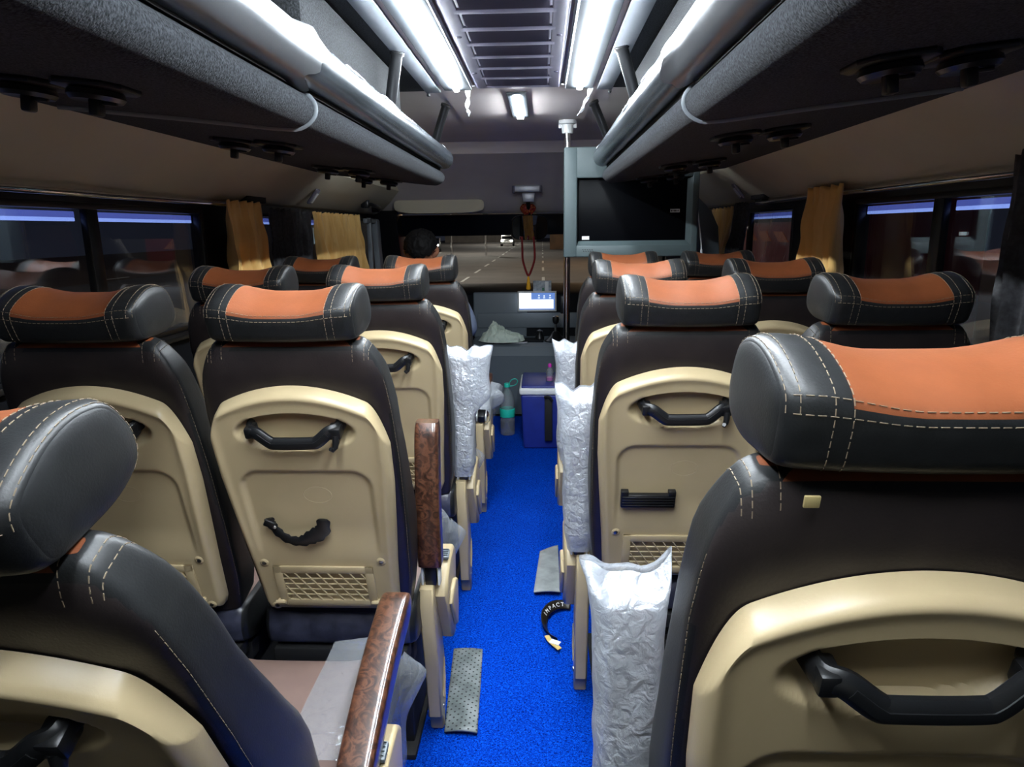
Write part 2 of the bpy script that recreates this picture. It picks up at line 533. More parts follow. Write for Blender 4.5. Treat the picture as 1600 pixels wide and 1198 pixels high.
def side_wall(name, x, sgn, openings):
    """wall slab with window openings; sgn=+1 when the inside lies towards +x"""
    mb = MB()
    t = 0.05
    xo = x-sgn*t/2
    z0, z1, zt = 1.03, 1.44, 1.50
    mb.box((xo, (REAR+6.2)/2, (z0-0.06)/2), (t, 6.2-REAR, z0+0.06), 'dashdark')
    mb.box((xo, (REAR+6.2)/2, (z1+zt)/2), (t, 6.2-REAR, zt-z1), 'trimblack')
    ys = [REAR]
    for a, b in openings:
        ys += [a, b]
    ys.append(6.2)
    for a, b in zip(ys[0::2], ys[1::2]):
        if b-a > 0.005:
            mb.box((xo, (a+b)/2, (z0+z1)/2), (t, b-a, z1-z0), 'trimblack')
    # sloping beige panel above the windows, up to the rack, then the cove
    pts = [(x, 1.475), (x+sgn*0.03, 1.485), (CX+(x-CX)*0.79, 1.625), (CX+(x-CX)*0.79, 1.66), (x-sgn*0.03, 1.66), (x-sgn*0.03, 1.475)]
    mb.prism([(p[0], p[1]) for p in pts], REAR, 5.25, 'sidepanel', 'XZ')
    # ledge under the window
    mb.box((x+sgn*0.018, (REAR+4.5)/2, 1.022), (0.05, 4.5-REAR, 0.018), 'trimblack', 0.006)
    return struct(mb, name)
side_wall('wall_left', WL, 1, [(-0.4, 2.53), (2.80, 4.40), (4.66, 5.42)])
side_wall('wall_right', WR, -1, [(-0.4, 2.46), (3.04, 4.35), (4.66, 5.42)])
m = MB(); m.box((CX, REAR-0.03, 0.95), (2.4, 0.06, 2.0), 'sidepanel'); struct(m, 'wall_rear')

def window(name, x, sgn, y0, y1, bars=()):
    mb = MB()
    mb.box((x-sgn*0.025, (y0+y1)/2, 1.235), (0.005, y1-y0, 0.41), 'glass')
    o = struct(mb, name)
    fr = MB()
    for yy, w in bars:
        fr.box((x-sgn*0.012, yy, 1.235), (0.022, w, 0.41), 'trimblack', 0.004)
    z = 1.235
    for (cy, cz, sy, sz) in (((y0+y1)/2, 1.434, y1-y0, 0.018), ((y0+y1)/2, 1.036, y1-y0, 0.02), (y0+0.012, z, 0.024, 0.40), (y1-0.012, z, 0.024, 0.40)):
        fr.box((x-sgn*0.012, cy, cz), (0.03, sy, sz), 'trimblack', 0.004)
    fr.build('window_frame', o)
    return o
window('window_1', WL, 1, -0.4, 2.53, [(1.90, 0.05)])
window('window_2', WL, 1, 2.80, 4.40, [(3.6, 0.05)])
window('window_3', WR, -1, -0.4, 2.46, [(1.96, 0.05)])
window('window_4', WR, -1, 3.04, 4.35, [(3.7, 0.05)])
window('window_5', WL, 1, 4.66, 5.42, [])
window('window_6', WR, -1, 4.66, 5.42, [])
# grey bars of the cab door window seen on the left
m = MB()
m.box((WL+0.05, 4.80, 1.235), (0.03, 0.035, 0.42), 'greypaint', 0.006)
m.prism([(5.0, 1.02), (5.10, 1.02), (5.03, 1.43), (4.94, 1.43)], WL+0.03, WL+0.07, 'greypaint', 'YZ', 0.006)
m.box((WL+0.05, 4.86, 1.425), (0.03, 0.34, 0.03), 'greypaint', 0.006)
struct(m, 'trim_1')

# ceiling
m = MB()
m.box((CX, (REAR+4.25)/2, 1.88), (0.57, 4.25-REAR, 0.04), 'roof')
def vault(mb, sgn, y0, y1, mt):
    w = (WR-CX) if sgn > 0 else (CX-WL)
    prof = [(0.285, 1.862), (0.60, 1.86), (0.80, 1.835), (0.92, 1.77), (0.95, 1.66), (0.99, 1.66), (0.98, 1.80), (0.84, 1.88), (0.60, 1.90), (0.285, 1.90)]
    mb.prism([(CX+sgn*min(r, w-0.03), z) for r, z in prof], y0, y1, mt, 'XZ')
for s in (-1, 1):
    vault(m, s, REAR, 2.72, 'feltdark')
    vault(m, s, 2.72, 4.27, 'roof')
# front bulkhead stepping down to the windscreen header
fp = [(4.25, 1.865), (4.31, 1.80), (4.62, 1.735), (5.10, 1.56), (5.20, 1.50), (5.30, 1.475), (5.34, 1.50), (5.25, 1.60), (4.7, 1.80), (4.36, 1.90), (4.25, 1.90)]
m.prism(fp, WL, WR, 'roof', 'YZ')
struct(m, 'ceiling')
for k, s in enumerate((-1, 1)):
    m = MB()
    m.box((CX+s*0.313, (REAR+2.70)/2, 1.857), (0.056, 2.70-REAR, 0.012), 'greypaint', 0.003)
    m.box((CX+s*0.332, 2.70, 1.846), (0.012, 0.014, 0.014), 'black', 0.003)
    struct(m, 'trim_%d' % (k+2))
# felt covered duct above each rack
for k, s in enumerate((-1, 1)):
    m = MB()
    x0, x1 = CX+s*0.385, CX+s*0.90
    m.box(((x0+x1)/2, (1.46+2.44)/2, 1.765), (abs(x1-x0), 0.98, 0.18), 'feltlining', 0.012)
    struct(m, 'trim_%d' % (k+4))

# windscreen, surround, dashboard wall
m = MB()
nrm = Vector((0, 0.548, 0.60))
m.add([(WL+0.06, 5.86, 0.915), (WR-0.06, 5.86, 0.915), (WR-0.06, 5.33, 1.475), (WL+0.06, 5.33, 1.475)], [(0, 1, 2, 3)], 'wsglass')
ws = struct(m, 'window_7', 0)
m = MB()     # tinted band along the top of the windscreen
def wsp(x, t): return (x, 5.86-0.53*t, 0.915+0.56*t)
tb = [wsp(WL+0.06, 0.725), wsp(WR-0.06, 0.74), wsp(WR-0.06, 1.0), wsp(WL+0.06, 1.0)]
off = Vector((0, -0.012, -0.011))
m.add([Vector(p)+off for p in tb]+[Vector(p)+off*0.5 for p in tb], [(0, 1, 2, 3), (7, 6, 5, 4), (0, 4, 5, 1), (1, 5, 6, 2), (2, 6, 7, 3), (3, 7, 4, 0)], 'tint')
m.build('tint_band', ws, 0)
m = MB()
for s, xw in ((1, WL), (-1, WR)):     # A pillars
    m.prism([(5.40, 0.90), (5.95, 0.90), (5.40, 1.50), (5.16, 1.50)], xw+s*0.0, xw+s*0.16, 'trimblack', 'YZ', 0.01)
m.box((CX, 5.98, 0.40), (2.3, 0.06, 1.0), 'dashdark')
struct(m, 'wall_front')
m = MB()
m.prism([(5.42, 0.0), (5.40, 0.50), (5.42, 0.86), (5.50, 0.90), (5.92, 0.91), (5.92, 0.0)], WL+0.02, WR-0.02, 'dashdark', 'YZ', 0.012)
dash_o = tag(m.build('dashboard'), 'long dark dashboard under the windscreen', 'dashboard')
m = MB()
m.box((-0.33, 5.412, 0.70), (0.42, 0.03, 0.36), 'dash', 0.02, 3)
m.build('centre_panel', dash_o)
m = MB()
m.box((-0.08, 5.40, 0.66), (0.86, 0.02, 0.12), 'dash', 0.008, 3)
m.build('lower_panel', dash_o)
m = MB()
m.box((0.165, 5.40, 0.78), (0.05, 0.03, 0.14), 'black', 0.008)
m.box((0.185, 5.382, 0.70), (0.016, 0.012, 0.014), 'orangelamp', 0.003)
m.build('switch_panel', dash_o)

# engine cover
ec = thing('engine_cover', (-0.1, 5.2, 0), 'grey moulded engine cover between the front seats', 'engine cover')
m = MB()
m.prism([(-0.18, 0.001), (-0.26, 0.46), (-0.22, 0.52), (-0.16, 0.535), (0.19, 0.535), (0.19, 0.001)], -0.44, 0.42, 'dash', 'YZ', 0.03, 4)
m.build('cover_body', ec)
m = MB(); m.box((0.0, -0.03, 0.540), (0.22, 0.16, 0.012), 'dashdark', 0.005); m.build('cover_lid', ec)
m = MB(); m.box((0.065, -0.245, 0.415), (0.055, 0.008, 0.022), 'white', 0.003, rot=('X', -0.17)); tag(m.build('data_plate', ec), 'small white plate')
m = MB(); m.box((-0.13, -0.14, 0.538), (0.24, 0.05, 0.006), 'silver', 0.002); m.build('trim_strip', ec)

# ------------------------------------------------------------------ ceiling lights and air conditioner
def ceiling_light(x, y0, y1, label, w=0.019, housing=0.10, mt='led', z=1.858):
    t = thing('ceiling_light', (x, (y0+y1)/2, z), label, 'light', 'LED ceiling lights')
    L = y1-y0
    a = MB(); a.box((0, 0, -0.004), (housing, L+0.07, 0.010), 'housing', 0.004, 2); a.build('housing', t)
    b = MB(); b.box((0, 0, -0.014), (w, L, 0.012), mt, 0.004); b.build('diffuser', t)
    return t
ceiling_light(-0.302, -0.10, 2.62, 'long white LED strip on ceiling beside the vent grille, on the double curtain side')
ceiling_light(0.134, -0.10, 2.63, 'long white LED strip on ceiling beside the vent grille, on the television side')
ceiling_light(-0.095, 2.78, 3.27, 'short white LED lamp on ceiling just beyond the vent grille', 0.03, 0.075, 'ledsmall')

ac = thing('air_conditioner_panel', (-0.083, 1.2, 1.858), 'grey ceiling air conditioner panel with rows of louvred vents', 'air conditioner')
m = MB()
m.box((0, 0, -0.006), (0.30, 2.78, 0.012), 'acgrey', 0.005)
for s in (-1, 1):
    m.box((s*0.125, 0, -0.014), (0.035, 2.76, 0.008), 'acgrey', 0.003)
ys = [1.36 - 0.142*i for i in range(20)]
for y in ys:
    m.box((0, y, -0.014), (0.24, 0.034, 0.008), 'acgrey', 0.003)
m.build('frame', ac)
for y in ys[:-1]:
    g = MB()
    g.box((0, y-0.071, -0.0125), (0.205, 0.112, 0.002), 'acdark')
    for k in range(9):
        g.box((0, y-0.024-0.0115*k, -0.0155), (0.2, 0.004, 0.006), 'acdark', rot=('X', 0.5))
    g.build('grille', ac, 0)
for s in (-1, 1):
    for y in (1.13, 0.71, 0.28, -0.14):
        g = MB(); g.lathe([(0.0, -0.0215), (0.006, -0.0205), (0.008, -0.018)], 'acdark', 10, (s*0.128, y, 0)); g.build('screw', ac)
    g = MB(); g.tube([(s*0.163, -1.39, -0.008), (s*0.163, 1.37, -0.008), (s*0.155, 1.39, -0.004)], 0.006, 'greypaint', 8); g.build('side_rail', ac)

# torn film strips hanging from the light housings
def film_scrap(x, y, z, pts, w, label):
    m = MB()
    k = len(pts)
    def fn(u, v):
        p = lerp3(pts, v)
        ww = w*(0.35+0.65*abs(math.sin(v*9.0+1)))*(1-0.6*v)
        return (x+p[0]+(u-0.5)*ww, y+p[1]+0.006*math.sin(v*14+u*3), z+p[2])
    m.grid(fn, 5, 24, 'filmwhite')
    o = m.build('torn_film_strip')
    sd = o.modifiers.new('thick', 'SOLIDIFY'); sd.thickness = 0.0008
    return tag(o, label, 'plastic scrap', 'torn film scraps on the ceiling')
def lerp3(pts, v):
    u = v*(len(pts)-1); i = min(int(u), len(pts)-2); t = u-i
    return [pts[i][j]*(1-t)+pts[i+1][j]*t for j in range(3)]
M['filmwhite'] = film('white_film_scrap', 0.1, (245, 247, 250))
film_scrap(-0.268, 2.66, 1.852, [(0, 0, 0), (0.002, 0, -0.03), (-0.004, 0, -0.06), (0.002, 0, -0.075), (0.002, 0, -0.09)], 0.022, 'torn white film scrap hanging from the lamp end on the gold curtain side')
film_scrap(0.176, 2.66, 1.852, [(0, 0, 0), (-0.008, 0, -0.03), (-0.022, 0, -0.05), (-0.03, 0, -0.075), (-0.05, 0, -0.095)], 0.020, 'torn white film scrap hanging from the lamp end on the television side')

# ------------------------------------------------------------------ luggage racks
def luggage_rack(sgn, label, post_rows, vents, curl_y):
    t = thing('luggage_rack', (CX, 1.0, 1.6), label, 'luggage rack', 'overhead luggage racks')
    o = Vector((CX, 1.0, 1.6))
    Y0, Y1 = REAR+0.02-1.0, 3.25-1.0
    w = (WR-CX) if sgn > 0 else (CX-WL)
    re = w*0.79-0.006
    def X(r): return sgn*r
    def under(r): return 1.557 + max(0, (r-0.39))/(re-0.39)*0.055
    arc = [(0.402-0.046*abs(math.cos(a))**1.15, 1.592+0.036*math.sin(a)) for a in [math.radians(d) for d in range(262, 80, -13)]]
    arc = [(r, z) for r, z in arc]
    sec = [(re, under(re)+0.0), (0.60, under(0.60)), (0.44, under(0.44)-0.003)] + arc + [(0.40, 1.626), (0.45, 1.628), (re, 1.640)]
    m = MB()
    m.prism([(X(r), z-1.6) for r, z in sec], Y0, Y1, 'felt', 'XZ')
    m.build('shelf', t, 50)
    m = MB()
    m.box((X(0.380), (Y0+Y1)/2, 1.638-1.6), (0.012, Y1-Y0, 0.030), 'blackmatt', 0.002)
    m.build('recess_strip', t)  # dark strip standing in for the dark gap between shelf lip and rail
    # film wrapped tubular rail: white wrap at the back half, clear over chrome in front
    rail = MB()
    n = 60
    def rr(y, a): return 0.0425 + 0.0012*noise.noise(Vector((y*9, math.cos(a)*2.5, math.sin(a)*2.5)))
    def part_tube(y0, y1, mt, k, extra=0.0):
        def fn(u, v):
            a = 2*PI*u; y = y0+(y1-y0)*v
            q = rr(y, a)+extra
            return (X(0.355)+q*math.cos(a), y, 0.069+q*math.sin(a))
        rail.grid(fn, 24, k, mt, True)
    part_tube(Y0, Y1-0.02, 'tube', 90)
    rail.lathe([(0.0, 0.0), (0.030, 0.0), (0.042, -0.012), (0.042, -0.022)], 'tube', 24, (X(0.355), Y1, 0.069), (0, 1, 0))
    ro = rail.build('rail', t, 60)
    fl = MB()
    def fn(u, v):
        a = 2*PI*u
        edge = 0.05*math.sin(a*3+1.0)+0.03*math.sin(a*7)
        y = Y0+0.01+(curl_y-1.0+edge*v*0.7-Y0)*v
        q = 0.0446+0.0012*noise.noise(Vector((y*7, math.cos(a)*3, math.sin(a)*3)))
        flare = sm(0.975, 1.0, v)*(0.002+0.010*max(0, math.sin(a*2+0.5*sgn))**2)
        q += flare
        return (X(0.355)+q*math.cos(a), y, 0.069+q*math.sin(a))
    fl.grid(fn, 40, 80, 'tubewhite', True)
    tag(fl.build('film_sleeve', ro, 60), 'loose white film sleeve with a torn edge')
    # crumpled film ruffles on the rail
    for (yy, ph, ln) in ((curl_y+0.30-1.0, 0.9, 0.16), (curl_y+0.62-1.0, 0.6, 0.22), (2.05, 0.8, 0.05)):
        c = MB()
        def fr(u, v, yy=yy, ph=ph, ln=ln):
            a = (PI/2 - sgn*(-1)*0 + ph*sgn*(-1)*(-1)) if sgn > 0 else PI/2-ph
            a = (PI-0.9*ph) if sgn > 0 else 0.9*ph
            a += 0.35*math.sin(u*3.2)+(v-0.5)*0.16*(0.5+0.5*abs(math.sin(u*7)))
            y = yy+ln*(u-0.5)
            q = 0.0433+0.0035*math.sin(PI*v)*(0.4+0.6*abs(math.sin(u*11)))*math.sin(PI*u)
            return (X(0.355)+q*math.cos(a), y, 0.069+q*math.sin(a))
        c.grid(fr, 22, 6, 'filmwhite')
        co = c.build('film_crease', ro, 60)
        sdm = co.modifiers.new('thick', 'SOLIDIFY'); sdm.thickness = 0.0006
    # posts
    for (y, top_r, top_z) in post_rows:
        p = MB()
        a = Vector((X(top_r), y-1.0, top_z-1.6)); b = Vector((X(0.362), y-1.0+0.05, 0.104))
        p.tube([a, a.lerp(b, 0.5), b], 0.017, 'black', 14)
        p.tube([a+Vector((0, 0, -0.001)), a.lerp(b, 0.06)], 0.021, 'black', 14)
        p.build('post', t)
    # joint band
    m = MB()
    bsec = [(r-0.003 if i < 99 else r, z) for i, (r, z) in enumerate(arc)]
    m.tube([(X(re-0.03), 0.41, under(re-0.03)-1.6-0.002)] + [(X(0.60), 0.41, under(0.60)-1.602), (X(0.43), 0.41, under(0.43)-1.603)] + [(X(r-0.001), 0.41, z-1.6) for r, z in arc] + [(X(0.376), 0.41, 0.05)], (0.003, 0.006), 'greypaint', 8, flat=(0, 1, 0))
    m.build('joint_band', t)
    for (r, y) in vents:
        v = MB()
        z = under(r)-1.6
        tilt = math.atan(0.055/(re-0.39))*sgn
        b = bmesh.new()
        oct_ = [(-0.054, -0.026), (-0.035, -0.048), (0.035, -0.048), (0.054, -0.026), (0.054, 0.026), (0.035, 0.048), (-0.035, 0.048), (-0.054, 0.026)]
        v.prism(oct_, -0.010, 0.0, 'black', 'XY', 0.003)
        v.lathe([(0.0, -0.012), (0.038, -0.012), (0.040, -0.02), (0.035, -0.026), (0.026, -0.024), (0.0, -0.022)], 'black', 20)
        vo = v.build('air_vent', t, 30, (X(r), y-1.0, z+0.001))
        vo.rotation_euler = (0, -tilt, 0)
        k = MB()
        k.box((0, 0.0, -0.034), (0.018, 0.018, 0.026), 'black', 0.004)
        k.box((0.02, 0.0, -0.027), (0.024, 0.006, 0.006), 'black', 0.002)
        k.build('nozzle', vo)
    return t
luggage_rack(-1, 'felt lined overhead rack with film wrapped rail, above the windows with the double gold curtains',
             [(2.09, 0.322, 1.853), (2.95, 0.30, 1.852)],
             [(0.70, 1.10), (0.575, 1.07), (0.70, 1.83), (0.575, 1.80), (0.70, 2.62), (0.575, 2.58), (0.70, 3.15), (0.585, 3.13), (0.72, 0.3)], 1.33)
luggage_rack(1, 'felt lined overhead rack with film wrapped rail, ending at the television',
             [(2.09, 0.306, 1.853), (2.95, 0.29, 1.852)],
             [(0.542, 1.00), (0.66, 1.03), (0.54, 1.74), (0.66, 1.76), (0.545, 2.52), (0.67, 2.56), (0.545, 3.12), (0.66, 3.14)], 1.40)

# ------------------------------------------------------------------ blue LED strips over the side windows
def window_strip(x, y0, y1, z, label):
    t = thing('window_light_strip', (x, (y0+y1)/2, z), label, 'light', 'blue light strips along the windows')
    a = MB(); a.box((0, 0, -0.008), (0.006, y1-y0, 0.010), 'ledblue', 0.002); a.build('glowing_strip', t)
    b = MB(); b.box((0, 0, 0.005), (0.006, y1-y0, 0.016), 'ledbluefade', 0.002); b.build('diffuser', t)  # dim upper band imitates the strip's glow fading upwards
    return t
window_strip(WL-0.034, -0.35, 1.868, 1.407, 'long blue glowing strip on the larger pane of the window opposite the television side')
window_strip(WL-0.034, 1.93, 2.505, 1.407, 'blue glowing strip on the short pane beside the first gold curtain')
window_strip(WL-0.034, 2.83, 4.38, 1.407, 'blue glowing strip mostly hidden behind the black and gold curtains')
window_strip(WR+0.034, -0.35, 1.93, 1.407, 'blue glowing strip on the pane next to the black curtain edge')
window_strip(WR+0.034, 1.99, 2.44, 1.407, 'blue glowing strip beside the gold curtain on the television side')
window_strip(WR+0.034, 3.07, 4.32, 1.407, 'blue glowing strip on the small window with red lights outside')

# ------------------------------------------------------------------ curtain rods and curtains
def rod(x, y0, y1, z, sgn, label):
    t = thing('curtain_rod', (x, (y0+y1)/2, z), label, 'curtain rod', 'curtain rods')
    a = MB(); a.cyl((0, -(y1-y0)/2, 0), (0, (y1-y0)/2, 0), 0.0085, 'chrome', 14); a.build('rod', t)
    for yy in (-(y1-y0)/2+0.06, (y1-y0)/2-0.03):
        b = MB(); b.box((-sgn*0.012, yy, 0.006), (0.034, 0.10, 0.022), 'blackmatt', 0.005)
        b.box((-sgn*0.004, yy, 0.03), (0.03, 0.20, 0.026), 'blackmatt', 0.004); b.build('bracket', t)
    return t
rod(WL+0.045, -0.9, 2.93, 1.462, 1, 'chrome curtain rod above the big window on the two-curtain side')
rod(WR-0.045, -0.9, 3.42, 1.465, -1, 'chrome curtain rod above the window on the television side')

def curtain(x, y0, y1, ztop, zbot, sgn, folds, mt, label, bot=(None, None), amp=0.022, seed=0):
    m = MB()
    b0, b1 = bot[0] if bot[0] is not None else y0, bot[1] if bot[1] is not None else y1
    def fn(u, v):
        k = sm(0.03, 0.9, v)
        ya = y0+(b0-y0)*k; yb = y1+(b1-y1)*k
        y = ya+(yb-ya)*u
        g = noise.noise(Vector((u*folds*0.8, v*1.4, seed*3.1)))
        ph = u*folds*2*PI + 1.3*g
        a = amp*(0.45+0.65*sm(0.02, 0.25, v))
        xx = x + sgn*(a*(math.sin(ph)+0.35*math.sin(2.3*ph+seed+v*2)) + 0.012*noise.noise(Vector((u*9, v*7, seed))))
        yy = y + 0.010*math.cos(ph)*(0.3+v)
        z = ztop-(ztop-zbot)*v + 0.004*math.sin(ph*1.0)*(1-v)
        return (xx, yy, z)
    m.grid(fn, int(folds*14)+1, 40, mt)
    o = m.build('curtain', None, 70)
    s = o.modifiers.new('thick', 'SOLIDIFY'); s.thickness = 0.0025
    return tag(o, label, 'curtain', 'window curtains')
curtain(WL+0.074, 2.56, 2.89, 1.475, 0.86, 1, 5, 'curtain', 'gathered gold curtain narrow bunch hanging from the chrome rod, on the double gold side', (2.60, 2.93), 0.024, seed=1)
curtain(WL+0.074, 2.97, 3.50, 1.458, 0.86, 1, 7, 'curtainblack', 'black curtain hanging between the two gold curtains', (3.0, 3.53), 0.012, seed=2)
curtain(WL+0.074, 3.53, 4.46, 1.455, 0.86, 1, 15, 'curtain', 'wide pleated gold curtain beside the cab door', (3.62, 4.64), 0.016, seed=3)
curtain(WR-0.074, 2.38, 2.72, 1.490, 0.86, -1, 5, 'curtain', 'gold curtain bunched on the rod next to the black pillar, television side', (2.32, 2.74), 0.024, seed=4)
curtain(WR-0.07, 3.72, 4.20, 1.458, 0.86, -1, 6, 'curtain', 'small gold curtain just behind the television', (4.02, 4.34), 0.014, seed=5)
curtain(WR-0.080, 3.45, 3.68, 1.470, 0.86, -1, 5, 'curtainblack', 'black curtain tied back beside the small gold curtain near the television', (3.62, 3.92), 0.014, seed=6)
curtain(WR-0.085, 1.20, 1.54, 1.500, 0.70, -1, 5, 'curtainblack', 'black curtain cut by the edge of the photo beside the dusty window', (1.20, 1.50), 0.02, seed=8)

# small lamps and hooks on the beige panels
def panel_lamp(x, y, z, sgn, label):
    t = thing('side_lamp', (x, y, z), label, 'lamp', 'small lamps on the side panels')
    a = MB(); a.box((0, 0, 0), (0.085, 0.05, 0.014), 'acgrey', 0.006, 3, rot=('Y', -sgn*0.9)); a.build('lamp_body', t)
    b = MB(); b.box((sgn*0.004, 0, -0.008), (0.055, 0.028, 0.006), 'white', 0.002, rot=('Y', -sgn*0.9)); b.build('lens', t)
    return t
panel_lamp(WL+0.125, 3.42, 1.524, 1, 'small grey oblong lamp on the beige panel above the gold curtains')
panel_lamp(WR-0.115, 3.50, 1.526, -1, 'small grey oblong lamp on the beige panel beside the television')
gh = thing('roof_handle', (WL+0.11, 4.62, 1.525), 'black grab handle on the roof edge above the cab door window', 'handle')
m = MB(); m.tube([(-0.01, -0.14, 0.0), (0.03, -0.12, -0.002), (0.045, -0.06, -0.01), (0.045, 0.06, -0.02), (0.03, 0.12, -0.025), (-0.01, 0.14, -0.02)], (0.010, 0.012), 'black', 10)
m.build('handle_bar', gh)
for yy in (-0.14, 0.14):
    m = MB(); m.box((0.0, yy, 0.0 if yy < 0 else -0.022), (0.05, 0.045, 0.05), 'black', 0.008); m.build('handle_mount', gh)

# red reflector / hammer tab on the right pillar
m = MB(); m.box((0, 0, 0), (0.008, 0.03, 0.055), 'redlamp', 0.003)
tag(m.build('pillar_marker', None, 30, (WR-0.006, 2.86, 1.325)), 'small red lit marker on the dark window pillar', 'marker light')

# ------------------------------------------------------------------ SEATS
ZP = 0.45      # height of the hinge
HRP = spline([(0.006, 0.007), (-0.001, 0.030), (0.001, 0.057), (0.022, 0.068), (0.066, 0.074), (0.108, 0.069), (0.142, 0.052), (0.154, 0.016), (0.142, -0.012), (0.10, -0.018), (0.045, -0.006)], 44)
HRC = Vector((0.074, 0.033))
HRW = 0.141
S_HR = 0.730
def hr_point(x, k, extra=0.0):
    p = Vector(HRP[k % 44])
    ax = abs(x)
    lift = 0.018*sm(0.035, 0.118, ax)
    wtop = max(0.0, min(1.0, (p.y-0.035)/0.045))
    p = p + Vector((0, lift*wtop))
    f = 1.0
    if ax > 0.121:
        q = min(1.0, (ax-0.121)/(HRW-0.121))
        f = 0.86+0.14*math.sqrt(max(0.0, 1-q*q))
    p = HRC + (p-HRC)*(f+extra)
    return Vector((x, p.x+0.010*(x/HRW)**2, S_HR+p.y))

def dashes(mb, path, r, m, dash=0.006, gap=0.0028):
    """a row of stitches along a polyline"""
    P = [Vector(p) for p in path]
    acc = 0.0; on = True; cur = [P[0]]
    for a, b in zip(P, P[1:]):
        L = (b-a).length
        if L < 1e-9: continue
        pos = 0.0
        while True:
            need = (dash if on else gap)-acc
            if L-pos >= need:
                pos += need
                q = a.lerp(b, pos/L)
                if on:
                    cur.append(q)
                    if len(cur) >= 2: mb.tube(cur, r, m, 4)
                cur = [q]; on = not on; acc = 0.0
            else:
                acc += L-pos
                cur.append(b)
                break

def make_headrest():
    m = MB()
    xs = [0, 0.02, 0.04, 0.06, 0.08, 0.092, 0.104, 0.116, 0.124, 0.130, 0.135, 0.1385, 0.1405, 0.141]
    xs = [-x for x in xs[:0:-1]] + xs
    n = 44
    seam_k = 8
    vs = [hr_point(x, k) for x in xs for k in range(n)]
    lea = []; ora = []
    for i in range(len(xs)-1):
        xm = (xs[i]+xs[i+1])/2
        for k in range(n):
            f = (i*n+k, i*n+(k+1) % n, (i+1)*n+(k+1) % n, (i+1)*n+k)
            if abs(xm) < 0.098 and seam_k <= k < 30:
                ora.append(f)
            else:
                lea.append(f)
    o = m.add(vs, lea, 'leather')
    s = m.slot('orange')
    for f in ora:
        m.f.append(tuple(i+o for i in f)); m.mi.append(s)
    for sg in (-1, 1):          # slightly domed end faces
        base = [hr_point(sg*HRW, k) for k in range(n)]
        c3 = sum(base, Vector())/n
        rings = [base] + [[c3+(p-c3)*f+Vector((sg*d, 0, 0)) for p in base] for f, d in ((0.95, 0.0016), (0.75, 0.004), (0.4, 0.006))]
        vv = [p for r in rings for p in r]+[c3+Vector((sg*0.0065, 0, 0))]
        ff = []
        for a in range(3):
            for k in range(n):
                ff.append((a*n+k, a*n+(k+1) % n, (a+1)*n+(k+1) % n, (a+1)*n+k))
        for k in range(n):
            ff.append((3*n+k, 3*n+(k+1) % n, 4*n))
        m.add(vv, ff, 'leather')
    for x in (-0.105, -0.0915, 0.0915, 0.105):
        dashes(m, [hr_point(x, k, 0.008) for k in range(0, 31)], 0.00048, 'stitch')
    for x in (-0.1295, -0.1385, 0.1295, 0.1385):
        dashes(m, [hr_point(x, k, 0.010) for k in range(7, 34)], 0.00048, 'stitch')
    rng = [(-0.134+0.268*i/46) for i in range(47)]
    for kk in (7, 9):
        dashes(m, [hr_point(x, kk, 0.010) for x in rng], 0.0005, 'stitch')
    return m.mesh('headrest', 50)

